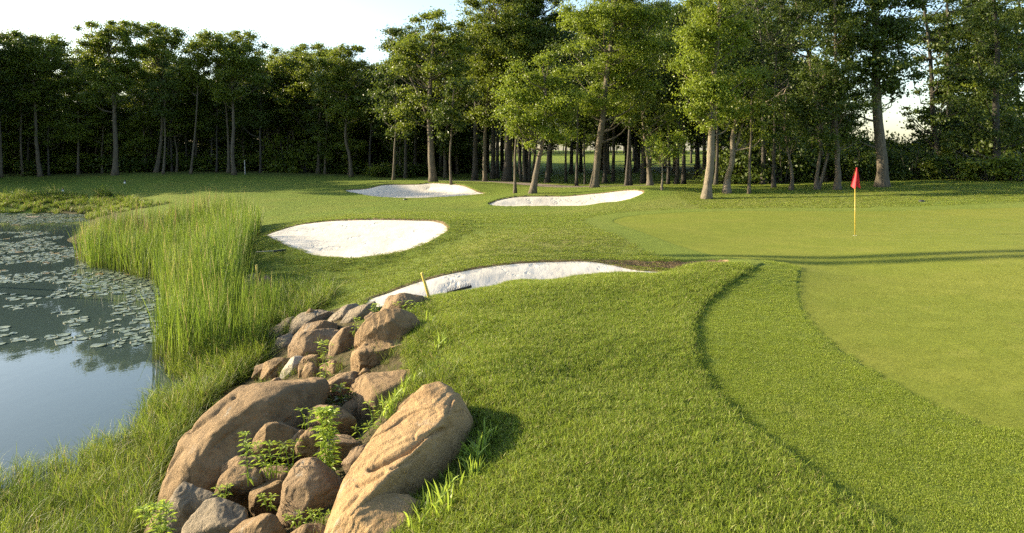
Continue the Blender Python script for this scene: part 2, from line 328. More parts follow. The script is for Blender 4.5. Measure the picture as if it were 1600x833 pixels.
class MB:
    """collects shapes for ONE mesh"""
    def __init__(s): s.V, s.F, s.C, s.n, s.A = [], [], [], 0, {}
    def add(s, V, F, C, **attrs):
        V = np.asarray(V, float).reshape(-1, 3); s.V.append(V); s.F.append(np.asarray(F).ravel()+s.n); s.C.append(np.asarray(C)); s.n += len(V)
        for k, a in attrs.items(): s.A.setdefault(k, []).append(np.broadcast_to(a, (len(V),)))
    def tube(s, pts, rad, sides=8, cap=True):
        pts = np.asarray(pts, float); n = len(pts); rad = np.broadcast_to(rad, (n,))
        t = np.gradient(pts, axis=0); t /= np.linalg.norm(t, axis=1)[:, None]+1e-9
        ref = np.array([1., 0, 0]) if abs(t[:, 0]).max() < .9 else np.array([0, 1., 0])
        u = np.cross(t, ref); u /= np.linalg.norm(u, axis=1)[:, None]+1e-9; v = np.cross(t, u)
        a = np.arange(sides)*2*PI/sides
        V = pts[:, None]+rad[:, None, None]*(np.cos(a)[None, :, None]*u[:, None]+np.sin(a)[None, :, None]*v[:, None])
        i = np.arange(n-1)[:, None]*sides; j = np.arange(sides)[None]; k = (j+1) % sides
        Fc = np.stack([i+j, i+k, i+sides+k, i+sides+j], 2).reshape(-1, 4)
        C = np.full(len(Fc), 4); Fc = Fc.ravel()
        if cap:
            Fc = np.concatenate([Fc, np.arange(sides)[::-1], (n-1)*sides+np.arange(sides)]); C = np.concatenate([C, [sides, sides]])
        s.add(V, Fc, C)
    def box(s, lo, hi, rot=None):
        lo, hi = np.array(lo, float), np.array(hi, float)
        V = np.array([[x, y, z] for x in (lo[0], hi[0]) for y in (lo[1], hi[1]) for z in (lo[2], hi[2])])
        s.add(V, [0,1,3,2, 4,6,7,5, 0,4,5,1, 2,3,7,6, 0,2,6,4, 1,5,7,3], [4]*6)
    def mesh(s, name, mat, smooth=True):
        A = {k: np.concatenate(v) for k, v in s.A.items()}
        return mesh_np(name, np.concatenate(s.V), np.concatenate(s.F), np.concatenate(s.C), mat, A, smooth)
# ------------------------------------------------------------------ ground: one sheet, cut into its zones
def polar():
    th = np.concatenate([np.linspace(-180, -46, 40)[:-1], np.linspace(-46, 46, 1050), np.linspace(46, 180, 40)[1:-1]])*PI/180
    r = np.concatenate([np.linspace(.4, 3.4, 12)[:-1], np.geomspace(3.4, 70, 820)[:-1], np.geomspace(70, 2500, 50)])
    A, B = np.meshgrid(th, r)
    X, Y = (B*np.sin(A)).ravel(), (B*np.cos(A)).ravel(); na, nb = len(th), len(r)
    i = np.arange(nb-1)[:, None]*na; j = np.arange(na)[None]; k = (j+1) % na
    Q = np.stack([i+j, i+k, i+na+k, i+na+j], 2).reshape(-1, 4)
    return X, Y, Q, na
X, Y, Q, NA = polar()
Z, gi = height(X, Y, True)
cx, cy = X[Q].mean(1), Y[Q].mean(1)
def fq(a): return a[Q].mean(1)
zone = np.zeros(len(Q), int)
dgq = fq(gi['dg']); rq = inside(cx, cy, ROUGH)
zone[dgq < 0] = 1
zone[(dgq >= 0) & (~rq) & (dgq < 1.25)] = 2
colpoly = np.vstack([LIP[:, :2], np.array([g[:2] for g in GEDGE])[::-1]])
zone[(dgq >= 0) & (~rq) & inside(cx, cy, np.vstack([LIP[:, :2], [(9, 3.4), (9, 5.2)], np.array([g[:2] for g in GEDGE])[::-1]]))] = 2
pd = dist_line(cx, cy, PATHL)+.25*n2(cx, cy, 1.2, 77)
zone[(pd < 1.5) & (cy > 40)] = 7
for k, d in enumerate(gi['bd']): zone[fq(d) < 0] = 3+k
def smooth_edges():
    """pull the vertices on a zone border onto the exact outline so that the edges run clean"""
    zmin = np.full(len(X), 99); zmax = np.full(len(X), -1)
    for c in range(4): np.minimum.at(zmin, Q[:, c], zone); np.maximum.at(zmax, Q[:, c], zone)
    def move(sel, fun):
        ids = np.where(sel)[0]
        if not len(ids): return
        x, y = X[ids], Y[ids]; h = .01
        for _ in range(2):
            d = fun(x, y); gx, gy = (fun(x+h, y)-d)/h, (fun(x, y+h)-d)/h; g2_ = gx*gx+gy*gy+1e-6
            st = np.clip(d/g2_, -.12, .12)*(g2_ > .1); x, y = x-st*gx, y-st*gy
        X[ids], Y[ids] = x, y; Z[ids], inf = height(x, y, True); gi['soil'][ids] = inf['soil']
    for k in range(4):
        def fb(x, y, k=k):
            d = sdf(x, y, BUNK[k]['poly']); return d+.05*n2(x, y, .8, 21+k, 2)*np.exp(-(d/.5)**2)+.085+(.34*sstep(1.9, 3.3, x) if k == 3 else 0)
        move((zmax == 3+k) & (zmin < 3+k), fb)
    r_ = np.hypot(X, Y)
    move((zmin == 1) & (zmax == 2) & (r_ < 40), lambda x, y: sdf(x, y, GREEN))
smooth_edges()
C0 = len(X); X = np.append(X, 0); Y = np.append(Y, 0); Z = np.append(Z, hz(0, 0))
land = sstep(-1.55, -1.25, np.append(tps(X[:-1], Y[:-1]), 0))
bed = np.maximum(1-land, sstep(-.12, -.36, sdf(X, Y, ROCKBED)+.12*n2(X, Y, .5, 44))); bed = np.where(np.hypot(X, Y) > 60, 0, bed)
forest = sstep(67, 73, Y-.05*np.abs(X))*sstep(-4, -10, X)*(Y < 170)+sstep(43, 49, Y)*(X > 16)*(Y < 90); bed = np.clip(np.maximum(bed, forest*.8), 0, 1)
dry = np.exp(-(((X-1.3)/3.2)**2+((Y-20.5)/2.8)**2))*.75+np.exp(-(((X-12)/9)**2+((Y-33.5)/2.5)**2))*.5+.45*np.exp(-(((X-2.5)/2.6)**2+((Y-14.2)/1.2)**2))
soil = np.append(gi['soil'], 0)
def zone_obj(z, name, mat, lift=0.):
    f = Q[zone == z]; ids, inv = np.unique(f, return_inverse=True)
    V = np.stack([X[ids], Y[ids], Z[ids]+lift], 1); FF = inv.reshape(-1, 4)[:, ::-1].ravel(); C = np.full(len(f), 4)
    if z == 0:                                           # close the hole under the camera
        inner = np.arange(NA); loc = np.searchsorted(ids, inner); V = np.vstack([V, [0, 0, Z[-1]]]); c = len(V)-1
        tri = np.stack([np.full(NA, c), np.roll(loc, -1), loc], 1)
        FF = np.concatenate([FF, tri.ravel()]); C = np.concatenate([C, np.full(NA, 3)]); ids = np.append(ids, C0)
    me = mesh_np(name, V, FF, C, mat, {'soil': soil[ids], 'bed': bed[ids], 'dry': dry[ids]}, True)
    return tag(link(name, me), kind='structure')
zone_obj(0, 'ground', M['ground'])
zone_obj(1, 'putting_green', M['green'])
zone_obj(2, 'green_collar', M['collar'])
zone_obj(3, 'bunker_sand_behind_fairway', M['sand']).name = 'sand_bunker'
for k in (4, 5, 6): zone_obj(k, 'sand_bunker', M['sand'])
zone_obj(7, 'path', M['path'])
# water of the pond
wp = closed_spline([(-64,2),(-64,30),(-52,51),(-34,51.5),(-20,46),(-9,33),(-5,24),(-2.5,15),(-2.2,10),(-2.5,4),(-8,-3),(-30,-6)], 5)
bmw = bmesh.new(); bmw.faces.new([bmw.verts.new((p[0], p[1], WATER)) for p in wp])
bmesh.ops.recalc_face_normals(bmw, faces=bmw.faces)
if list(bmw.faces)[0].normal.z < 0: bmesh.ops.reverse_faces(bmw, faces=list(bmw.faces))
mw = bpy.data.meshes.new('water'); bmw.to_mesh(mw); mw.materials.append(M['water']); tag(link('water', mw), kind='structure')

# ------------------------------------------------------------------ grass: tufts scattered as stuff
def tuft(name, n, rad, h0, h1, w, lean, mat, seed, seg=2, droop=.5):
    g = np.random.default_rng(seed); mb = MB()
    a = g.uniform(0, 2*PI, n); rr = rad*np.sqrt(g.random(n)); px, py = rr*np.cos(a), rr*np.sin(a)
    h = g.uniform(h0, h1, n); ya = g.uniform(0, 2*PI, n); ln = g.uniform(.1, 1, n)*lean; la = g.uniform(0, 2*PI, n); var = g.random(n)
    for i in range(n):
        s = np.array([math.cos(ya[i]), math.sin(ya[i]), 0])*w*.5*g.uniform(.7, 1.3); d = np.array([math.cos(la[i]), math.sin(la[i]), 0])
        V = []; T = []
        for k in range(seg+1):
            t = k/seg; c = np.array([px[i], py[i], 0])+d*h[i]*ln[i]*t**1.7+np.array([0, 0, h[i]*(t-droop*ln[i]*t*t*.5)])
            wd = 1-.35*t if k < seg else 0
            if k < seg: V += [c-s*wd, c+s*wd]; T += [t, t]
            else: V.append(c); T.append(1)
        Fc, C = [], []
        for k in range(seg-1): Fc += [2*k, 2*k+1, 2*k+3, 2*k+2]; C.append(4)
        Fc += [2*seg-2, 2*seg-1, 2*seg]; C.append(3)
        mb.add(np.array(V)-[0, 0, h[i]*.04], Fc, C, var=var[i], tip=np.array(T))
    return bpy.data.objects.new(name, mb.mesh(name, mat, True))
def twin(name, a, b):
    """one mesh of two (crown and trunk, each with its material) to scatter in a far-off wood"""
    bm = bmesh.new(); bm.from_mesh(b); n = len(bm.faces); bm.from_mesh(a); bm.faces.ensure_lookup_table()
    for f in bm.faces[n:]: f.material_index = 1
    me = bpy.data.meshes.new(name); bm.to_mesh(me); bm.free(); me.materials.append(b.materials[0]); me.materials.append(a.materials[0])
    return bpy.data.objects.new(name, me)
def scatter(name, pts, scl, variants, seed, label, cat, zs=None):
    g = np.random.default_rng(seed); n = len(pts)
    me = bpy.data.meshes.new(name); me.vertices.add(n); me.vertices.foreach_set('co', np.asarray(pts, np.float32).ravel())
    yaw = np.zeros((n, 3), np.float32); yaw[:, 2] = g.uniform(0, 2*PI, n); yaw[:, :2] = g.normal(0, .05, (n, 2))
    s3 = np.repeat(np.asarray(scl, np.float32)[:, None], 3, 1)
    if zs is not None: s3[:, 2] *= zs
    for k, a in (('rot', yaw), ('scl', s3)):
        at = me.attributes.new(k, 'FLOAT_VECTOR', 'POINT'); at.data.foreach_set('vector', a.ravel())
    at = me.attributes.new('idx', 'INT', 'POINT'); at.data.foreach_set('value', g.integers(0, len(variants), n).astype(np.int32))
    o = link(name, me); tag(o, label, cat, None, 'stuff')
    for v in variants:
        for mm in v.data.materials:
            if mm.name not in me.materials: me.materials.append(mm)
    ng = bpy.data.node_groups.new(name, 'GeometryNodeTree'); ng.interface.new_socket('Geometry', in_out='INPUT', socket_type='NodeSocketGeometry'); ng.interface.new_socket('Geometry', in_out='OUTPUT', socket_type='NodeSocketGeometry')
    N, L = ng.nodes, ng.links; gin, gout = N.new('NodeGroupInput'), N.new('NodeGroupOutput')
    iop = N.new('GeometryNodeInstanceOnPoints'); L.new(gin.outputs[0], iop.inputs['Points'])
    jn = N.new('GeometryNodeJoinGeometry')
    for v in variants:
        oi = N.new('GeometryNodeObjectInfo'); oi.inputs['Object'].default_value = v; oi.inputs['As Instance'].default_value = False
        gi_ = N.new('GeometryNodeGeometryToInstance'); L.new(oi.outputs['Geometry'], gi_.inputs[0]); L.new(gi_.outputs[0], jn.inputs[0])
    L.new(jn.outputs[0], iop.inputs['Instance']); iop.inputs['Pick Instance'].default_value = True
    def na(nm, ty):
        q = N.new('GeometryNodeInputNamedAttribute'); q.data_type = ty; q.inputs['Name'].default_value = nm; return q.outputs[0]
    L.new(na('idx', 'INT'), iop.inputs['Instance Index']); L.new(na('scl', 'FLOAT_VECTOR'), iop.inputs['Scale'])
    e = N.new('FunctionNodeEulerToRotation'); L.new(na('rot', 'FLOAT_VECTOR'), e.inputs[0]); L.new(e.outputs[0], iop.inputs['Rotation'])
    L.new(iop.outputs[0], gout.inputs[0])
    md = o.modifiers.new('scatter', 'NODES'); md.node_group = ng
    return o
def sample(x0, x1, y0, y1, dens, seed, keep):
    """points on the ground of a rectangle; keep(x, y, z, info) -> probability"""
    g = np.random.default_rng(seed); n = int((x1-x0)*(y1-y0)*dens)
    x, y = g.uniform(x0, x1, n), g.uniform(y0, y1, n)
    m = np.abs(x/np.maximum(y, .1)) < .85; x, y = x[m], y[m]
    z, inf = height(x, y, True); pr = keep(x, y, z, inf)
    m = g.random(len(x)) < pr; return np.stack([x, y, z], 1)[m]
ROCKS_XY = []       # filled by the boulders: (x, y, r) kept free of grass
def nosand(inf, pad=.10):
    m = np.ones_like(inf['dg'])
    for d in inf['bd']: m = m*(d > pad)
    return m
LAWN = np.vstack([CREST, [(6, 3.4), (6, 20), (-3.6, 20)]])
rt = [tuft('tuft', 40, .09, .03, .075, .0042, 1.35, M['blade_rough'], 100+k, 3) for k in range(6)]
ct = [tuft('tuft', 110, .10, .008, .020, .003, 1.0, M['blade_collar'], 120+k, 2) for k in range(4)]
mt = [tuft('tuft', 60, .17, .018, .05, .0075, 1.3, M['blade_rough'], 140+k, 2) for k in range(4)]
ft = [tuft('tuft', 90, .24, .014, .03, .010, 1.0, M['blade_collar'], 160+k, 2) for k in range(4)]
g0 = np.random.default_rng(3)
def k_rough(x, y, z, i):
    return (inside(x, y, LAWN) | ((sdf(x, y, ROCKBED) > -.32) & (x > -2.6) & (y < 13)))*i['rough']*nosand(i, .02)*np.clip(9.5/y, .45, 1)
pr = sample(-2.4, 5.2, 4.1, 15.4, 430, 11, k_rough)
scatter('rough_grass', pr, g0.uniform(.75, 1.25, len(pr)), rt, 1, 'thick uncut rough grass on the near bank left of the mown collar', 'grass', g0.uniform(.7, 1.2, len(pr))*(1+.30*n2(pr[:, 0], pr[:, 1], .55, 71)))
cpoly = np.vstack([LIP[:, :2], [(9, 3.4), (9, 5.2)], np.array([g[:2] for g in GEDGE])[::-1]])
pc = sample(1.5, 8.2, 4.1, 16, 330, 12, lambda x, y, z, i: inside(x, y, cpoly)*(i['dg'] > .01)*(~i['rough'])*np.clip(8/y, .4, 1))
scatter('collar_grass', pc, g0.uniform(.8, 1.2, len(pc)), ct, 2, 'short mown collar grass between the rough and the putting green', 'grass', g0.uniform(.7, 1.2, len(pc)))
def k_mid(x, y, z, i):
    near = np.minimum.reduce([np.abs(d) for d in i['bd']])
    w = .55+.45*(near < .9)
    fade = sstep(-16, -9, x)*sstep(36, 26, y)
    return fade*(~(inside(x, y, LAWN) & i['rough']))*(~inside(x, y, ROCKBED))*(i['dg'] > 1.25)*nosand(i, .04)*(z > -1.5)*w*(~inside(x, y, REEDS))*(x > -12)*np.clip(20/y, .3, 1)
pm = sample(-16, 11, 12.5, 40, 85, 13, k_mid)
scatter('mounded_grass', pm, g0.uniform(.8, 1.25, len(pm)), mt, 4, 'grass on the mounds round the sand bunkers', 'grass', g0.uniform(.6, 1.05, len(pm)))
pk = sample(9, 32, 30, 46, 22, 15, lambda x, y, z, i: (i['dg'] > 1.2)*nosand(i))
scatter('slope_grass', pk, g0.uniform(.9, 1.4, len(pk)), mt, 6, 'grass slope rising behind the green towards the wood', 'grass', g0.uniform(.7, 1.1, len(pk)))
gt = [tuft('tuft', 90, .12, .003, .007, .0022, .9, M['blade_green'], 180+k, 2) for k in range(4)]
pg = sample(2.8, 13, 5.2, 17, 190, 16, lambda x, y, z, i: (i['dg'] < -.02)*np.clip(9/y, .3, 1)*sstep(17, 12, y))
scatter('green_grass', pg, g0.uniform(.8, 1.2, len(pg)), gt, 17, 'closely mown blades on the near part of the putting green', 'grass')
# long grass, reeds, waterside weeds
lg = [tuft('tuft', 34, .16, .26, .72, .0065, .9, M['blade_long'], 200+k, 5, 1.0) for k in range(5)]
rd = [tuft('tuft', 13, .24, 1.35, 2.25, .016, .22, M['blade_reed'], 220+k, 4, .4) for k in range(6)]
def k_bank(x, y, z, i):
    b = (z > -1.95)*sstep(-1.2, -1.5, z)*(x < -2.6)*(y < 18.5)*np.where(z < -1.8, .55, 1)*(~inside(x, y, ROCKBED))
    for (rx, ry, rr) in ROCKS_XY: b = b*(np.hypot(x-rx, y-ry) > rr)
    return b
# ------------------------------------------------------------------ boulders
def px_of(v): return np.stack([CX+F*v[:, 0]/v[:, 1], HY-F*(v[:, 2]-EYE)/v[:, 1]], 1)
def hull(pts, cuts=0, seed=0, cutlim=(.74, .9)):
    pts = [np.asarray(p, float) for p in pts]
    if cuts:                                            # knock flat faces off it
        g = np.random.default_rng(seed+77); A = np.array(pts); c = A.mean(0)
        h0 = hull(pts); 
        for k in range(cuts):
            d = g.normal(0, 1, 3)+[-.35, -.55, .45]; d /= np.linalg.norm(d)
            A_ = np.array([v.co for v in h0.verts]); s_ = (A_-c) @ d; lim = s_.max()*g.uniform(*cutlim)
            bmesh.ops.bisect_plane(h0, geom=list(h0.verts)+list(h0.edges)+list(h0.faces), plane_co=c+d*lim, plane_no=d, clear_outer=True)
            q = [tuple(v.co) for v in h0.verts]; h0.free(); h0 = hull(q)
        return h0
    bm = bmesh.new()
    for p in pts: bm.verts.new(p)
    r = bmesh.ops.convex_hull(bm, input=list(bm.verts))
    bmesh.ops.delete(bm, geom=[v for v in bm.verts if not v.link_faces], context='VERTS')
    bmesh.ops.recalc_face_normals(bm, faces=list(bm.faces)); return bm
RK = 0
def rock(label, mat, Yc, shapes, thick=None, amp=.03, seed=None, cracks=(), smooth=1, group=None, res=46, strata=0, name='boulder', cuts=7, grow=1.2, step=.012, cutlim=(.70, .88)):
    """shapes: list of (outline, front): outline [(px,py[,dY])], front [(px,py,dY)] with dY metres towards the camera"""
    global RK; RK += 1; seed = seed or RK
    big = bmesh.new()
    allp = []
    for sh in shapes:
        outl, front = sh[0], sh[1]; dd = sh[2] if len(sh) > 2 else 0
        c = np.mean([q[:2] for q in outl], axis=0); pts = []
        if grow != 1: outl = [(c[0]+(q[0]-c[0])*grow, c[1]+(q[1]-c[1])*grow, *q[2:]) for q in outl]
        w = (max(q[0] for q in outl)-min(q[0] for q in outl))*Yc/F; th = thick or .55*w
        for q in outl:
            y = Yc+dd-(q[2] if len(q) > 2 else 0); pts.append(P(q[0], q[1], y))
            qq = c+.82*(np.array(q[:2])-c); b = P(qq[0], qq[1], y+th*.8); pts.append(b)
            if q[1] > c[1]: e = P(q[0], q[1], y); e[2] -= .25*w; e[1] += .1; pts.append(e)
        for q in front: pts.append(P(q[0], q[1], Yc+dd-q[2]))
        hb = hull(pts, cuts, seed, cutlim); me = bpy.data.meshes.new('h'); hb.to_mesh(me); big.from_mesh(me); bpy.data.meshes.remove(me); allp += pts
    allp = np.array(allp); ext = (allp.max(0)-allp.min(0)); me = bpy.data.meshes.new('b'); big.to_mesh(me)
    o = bpy.data.objects.new('tmp', me); COL.objects.link(o)
    md = o.modifiers.new('r', 'REMESH'); md.mode = 'VOXEL'; md.voxel_size = float(max(ext))/res
    s = o.modifiers.new('s', 'SMOOTH'); s.iterations = smooth*2+1; s.factor = .5
    sd = o.modifiers.new('d', 'SUBSURF'); sd.levels = 1; sd.render_levels = 1
    dg = bpy.context.evaluated_depsgraph_get(); me2 = bpy.data.meshes.new_from_object(o.evaluated_get(dg)); bpy.data.objects.remove(o)
    n = len(me2.vertices); V = np.empty(n*3); me2.vertices.foreach_get('co', V); V = V.reshape(-1, 3)
    Nn = np.empty(n*3); me2.vertex_normals.foreach_get('vector', Nn); Nn = Nn.reshape(-1, 3)
    sz = float(np.median(ext)); q = V/sz
    rid = 1-np.abs(fbm(q*2.1+seed*3.1, 3, seed))                          # broad facets and ridges
    d = amp*sz*(1.1*fbm(q*1.6+seed, 3, seed)+.55*(rid-.7))+.0045*sz*fbm(q*6, 4, seed+9)+.0028*sz*fbm(q*24, 2, seed+5)
    rg = np.abs(fbm(q*1.5+seed*1.7, 3, seed+40)); d = d-.016*sz*np.exp(-(rg/.022)**2)*sstep(.0, .35, fbm(q*1.1+9, 2, seed+41))   # fractures
    stp = fbm(q*2.3+seed*.7, 2, seed+50)*3; d = d+step*sz*(sstep(.35, .65, stp-np.floor(stp))+np.floor(stp))*.8   # spalled steps
    if strata: 
        sv = q @ np.array([.25, .1, 1.])*strata; sv = sv+.35*fbm(q*2, 2, seed+3); d = d-.012*sz*np.exp(-((sv-np.floor(sv)-.5)/.10)**2)
    if len(cracks):
        pp = px_of(V); face = Nn[:, 1] < .35
        for (pts, wpx, dep) in cracks:
            L = np.array(pts, float); dl = dist_line(pp[:, 0], pp[:, 1], L); d = d-np.where(face, dep*np.exp(-(dl/wpx)**2), 0)
    V2 = V+Nn*d[:, None]; c0 = np.array([V2[:, 0].mean(), V2[:, 1].mean(), V2[:, 2].min()])
    me2.vertices.foreach_set('co', (V2-c0).ravel().astype(np.float32)); me2.polygons.foreach_set('use_smooth', np.ones(len(me2.polygons), bool))
    me2.materials.clear(); me2.materials.append(M[mat]); me2.update(); me2.name = 'boulder'
    ob = link(name, me2, None, Vector(c0)); tag(ob, label, 'boulder' if name == 'boulder' else 'rock', group or 'boulders banked up between the lawn and the pond')
    ROCKS_XY.append((c0[0], c0[1], .36*max(ext[0], ext[1]))); return ob
S = lambda *q: list(q)
# the two great boulders and the square one
rock('largest brown boulder, a long smooth hump beside the pond grass', 'rock_tan', 8.3, [(
  [(234,835,.75),(242,795,.7),(248,760,.6),(262,720,.5),(280,688,.35),(318,647,.1),(360,615,-.15),(400,593,-.4),(432,587,-.55),(470,587,-.7),(500,592,-.8),(506,612,-.7),(495,640,-.4),(470,668,-.1),(430,700,.1),(395,725,.25),(360,760,.45),(330,800,.6),(290,835,.8)],
  [(300,718,.74),(350,672,.62),(410,634,.36),(462,618,.05),(385,692,.58),(320,770,.76),(440,655,.28),(270,780,.80)])], thick=1.5, amp=.012, cuts=4, grow=1.05, cutlim=(.84, .95), step=.008, cracks=[([(292,672),(330,648),(352,628),(368,618)],3,.04),([(250,745),(270,712),(280,700)],4,.03),([(372,720),(410,690),(455,655)],3,.03),([(330,700),(372,668),(400,655)],2.5,.02)], smooth=2, res=64)
rock('big orange boulder leaning at the lawn edge with a long slanting crack', 'rock_orange', 6.2, [(
  [(504,842,.75),(536,752,.38),(596,668,-.1),(664,605,-.55),(685,600,-.6),(712,611,-.55),(738,654,-.42),(733,745,-.18),(692,782,.08),(590,855,.55)],
  [(552,800,.86),(612,738,.62),(645,712,.44),(697,650,.03),(712,628,-.22)])], thick=.5, amp=.008, cuts=0, grow=1.0, step=.009, smooth=0,
  cracks=[([(578,735),(612,716),(640,702),(662,684),(690,671)],3.0,.06),([(612,732),(640,722),(655,708)],2.5,.03),([(560,760),(590,748),(600,740)],2.5,.03),([(706,625),(698,650),(706,668)],2,.02),([(540,800),(560,775)],2,.02)], res=90)
rock('square tan boulder with a rounded brown cap above a flat pale front', 'rock_tan', 10.5, [(
  [(549,580,.1),(546,562,.1),(551,547,.1),(570,536,.05),(620,540,.1),(664,530,0),(668,545,0),(664,556,0),(640,563,.05),(612,572,.1),(586,582,.1),(570,586,.12)],
  [(560,550,.38),(600,546,.42),(614,545,.42),(560,574,.40),(606,568,.42),(645,545,.18)]),
  ([(552,545),(556,522),(567,504),(582,490),(602,483),(626,484),(646,494),(658,508),(668,522),(668,540),(620,545)],
  [(580,515,.2),(610,502,.2),(640,520,.15),(600,533,.22)], .12)], thick=.8, amp=.014, cuts=1, grow=1.03, cracks=[([(552,545),(575,536),(610,539),(650,527)],2.2,.03)], smooth=1, res=64)
rock('smooth orange boulder in front of the leaning cracked boulder', 'rock_orange', 5.4, [(
  [(518,850),(542,808),(570,782),(600,771),(632,773),(652,788),(655,850)],[(590,812,.2),(630,812,.12),(600,850,.3)])], thick=.6, amp=.012)
rock('brown slab tucked behind the leaning cracked boulder', 'rock_tan', 7.1, [([(618,660),(628,634),(645,618),(668,609),(676,616),(668,640),(640,668)],[(645,640,.1)])], thick=.4, amp=.012)
rock('wide tan boulder with crumbly top half buried in the lawn edge', 'rock_tan', 9.0, [(
  [(551,640),(551,622),(556,604),(572,590),(592,581),(622,573),(645,570),(660,585),(668,605),(640,640),(610,668),(580,674),(560,664)],[(575,615,.3),(600,605,.3),(590,645,.35),(625,605,.2)])], thick=.9, amp=.012, smooth=1)
rock('dark flat-topped stone wedged below the square tan boulder', 'rock_brown', 10.0, [([(499,612),(512,598),(528,586),(550,583),(571,588),(560,602),(540,614),(512,622)],[(530,600,.1)])], thick=.5, amp=.03, smooth=1)
rock('rounded stone at the end of the long humped boulder', 'rock_tan', 8.1, [([(483,655),(487,641),(502,635),(530,637),(549,655),(553,672),(530,682),(495,680)],[(505,655,.2),(530,660,.18)])], thick=.45, amp=.012)
rock('pale knobbly stone beside the tallest leafy weed', 'rock_tan', 7.55, [([(464,700),(466,682),(476,674),(496,672),(503,690),(495,712),(475,714)],[(480,690,.16)])], thick=.35, amp=.07)
rock('small tan stone left of the pale knobbly stone', 'rock_brown', 7.7, [([(455,702),(457,683),(466,675),(478,673),(483,695),(470,712)],[(465,692,.1)])], thick=.3, amp=.05)
rock('brown smooth boulder right of the tallest leafy weed', 'rock_brown', 7.5, [([(497,705),(503,685),(520,674),(546,681),(563,697),(570,712),(556,740),(520,745),(500,730)],[(530,700,.2),(520,720,.22)])], thick=.5, amp=.012)
rock('dark wedge of rock shaded by the leaning cracked boulder', 'rock_brown', 6.7, [([(424,840),(438,790),(452,755),(470,727),(492,723),(520,745),(534,765),(520,800),(508,845)],[(470,775,.12),(490,800,.2),(455,830,.15)])], thick=.5, amp=.015, smooth=1)
rock('blocky tan stone under the small leafy weed in the middle', 'rock_tan', 7.1, [([(392,795),(393,770),(404,756),(430,750),(448,758),(445,790),(428,808),(402,810)],[(405,780,.16),(430,770,.14)])], thick=.4, amp=.012, smooth=1)
rock('rough tan stone at the foot of the long humped boulder', 'rock_tan', 7.3, [([(341,772),(346,750),(360,732),(380,729),(400,736),(404,760),(392,777),(360,780)],[(365,752,.16),(385,750,.12)])], thick=.4, amp=.05, smooth=1)
rock('brown stone partly hidden behind the rough tan stone', 'rock_brown', 7.55, [([(341,752),(350,728),(372,716),(405,718),(415,740),(395,760),(360,762)],[(375,735,.1)])], thick=.35, amp=.012)
rock('round-backed brown boulder behind the clump of leafy weeds', 'rock_tan', 7.75, [([(395,705),(402,684),(418,665),(440,658),(462,662),(478,674),(470,705),(440,718),(408,716)],[(420,685,.25),(445,680,.22)])], thick=.6, amp=.012)
rock('flat brown stone lying behind the middle leafy weed', 'rock_brown', 7.35, [([(400,742),(410,732),(440,730),(462,738),(466,752),(440,766),(410,762)],[(430,745,.12)])], thick=.4, amp=.012)
rock('pointed dark rock with one bright edge below the long humped boulder', 'rock_grey', 6.95, [([(258,800),(272,777),(288,755),(300,761),(336,778),(325,806),(292,832),(270,830)],[(292,785,.16),(310,800,.12)])], thick=.35, amp=.012, smooth=1)
rock('dark grey angular rock at the bottom behind the corner weed', 'rock_grey', 6.6, [([(282,845),(305,806),(324,783),(345,779),(370,790),(394,806),(384,835),(370,850)],[(335,805,.2),(360,820,.2)])], thick=.45, amp=.012, smooth=1)
rock('flat-topped tan rock along the bottom edge of the picture', 'rock_tan', 6.3, [([(350,850),(366,828),(382,815),(410,806),(428,808),(438,830),(430,855)],[(395,825,.2)])], thick=.45, amp=.012)
rock('low tan stone at the bottom before the shaded wedge of rock', 'rock_tan', 5.9, [([(440,855),(455,835),(475,823),(500,820),(512,835),(508,858)],[(475,838,.15)])], thick=.35, amp=.012)
rock('weathered boulder corner standing at the foot of the long hump', 'rock_tan', 7.15, [([(225,850),(232,815),(246,795),(262,800),(268,826),(262,850)],[(245,822,.15)])], thick=.4, amp=.012)
# the group at the far end
rock('white bleached stone, the palest of all the boulders', 'rock_white', 11.7, [([(439,588),(441,573),(453,560),(472,556),(475,572),(466,592)],[(455,575,.12)])], thick=.35, amp=.012)
rock('block-shaped brown stone right of the white bleached stone', 'rock_tan', 11.4, [([(465,592),(466,568),(474,556),(496,557),(503,578),(499,594)],[(472,572,.12),(492,574,.12)])], thick=.4, amp=.012, smooth=1)
rock('rugged tan stone behind the drooping weed by the square boulder', 'rock_tan', 10.9, [([(500,590),(504,571),(520,566),(541,576),(540,592),(510,604)],[(518,582,.14)])], thick=.4, amp=.06)
rock('rounded tan stone with a grooved face left of the white stone', 'rock_tan', 12.0, [([(409,588),(414,568),(430,561),(452,561),(444,585),(430,592)],[(425,575,.14)])], thick=.5, amp=.012, cracks=[([(424,585),(440,567)],2.2,.03)])
rock('low dark stone at the end of the row by the fine grass', 'rock_brown', 12.3, [([(396,588),(400,573),(412,566),(422,570),(416,590)],[(407,578,.08)])], thick=.35, amp=.012)
rock('tall brown boulder with a dark split right side', 'rock_brown', 11.7, [([(515,570),(518,540),(524,520),(540,508),(556,514),(549,548),(544,577),(528,572)],[(530,540,.14)])], thick=.5, amp=.012, smooth=1)
rock('broad brown boulder in the middle of the far group', 'rock_brown', 12.2, [([(457,566),(458,540),(474,524),(508,514),(532,508),(540,520),(530,548),(518,572),(480,575)],[(480,545,.3),(510,535,.28)])], thick=.8, amp=.012)
rock('rounded tan boulder peeping over the broad brown boulder', 'rock_brown', 12.9, [([(456,545),(461,526),(476,508),(495,502),(524,506),(518,525),(480,545)],[(485,518,.2)])], thick=.7, amp=.012)
rock('dark dome boulder behind the far group', 'rock_grey', 13.4, [([(526,520),(532,505),(548,484),(566,474),(584,473),(586,490),(575,512),(550,520)],[(555,495,.2)])], thick=.7, amp=.012)
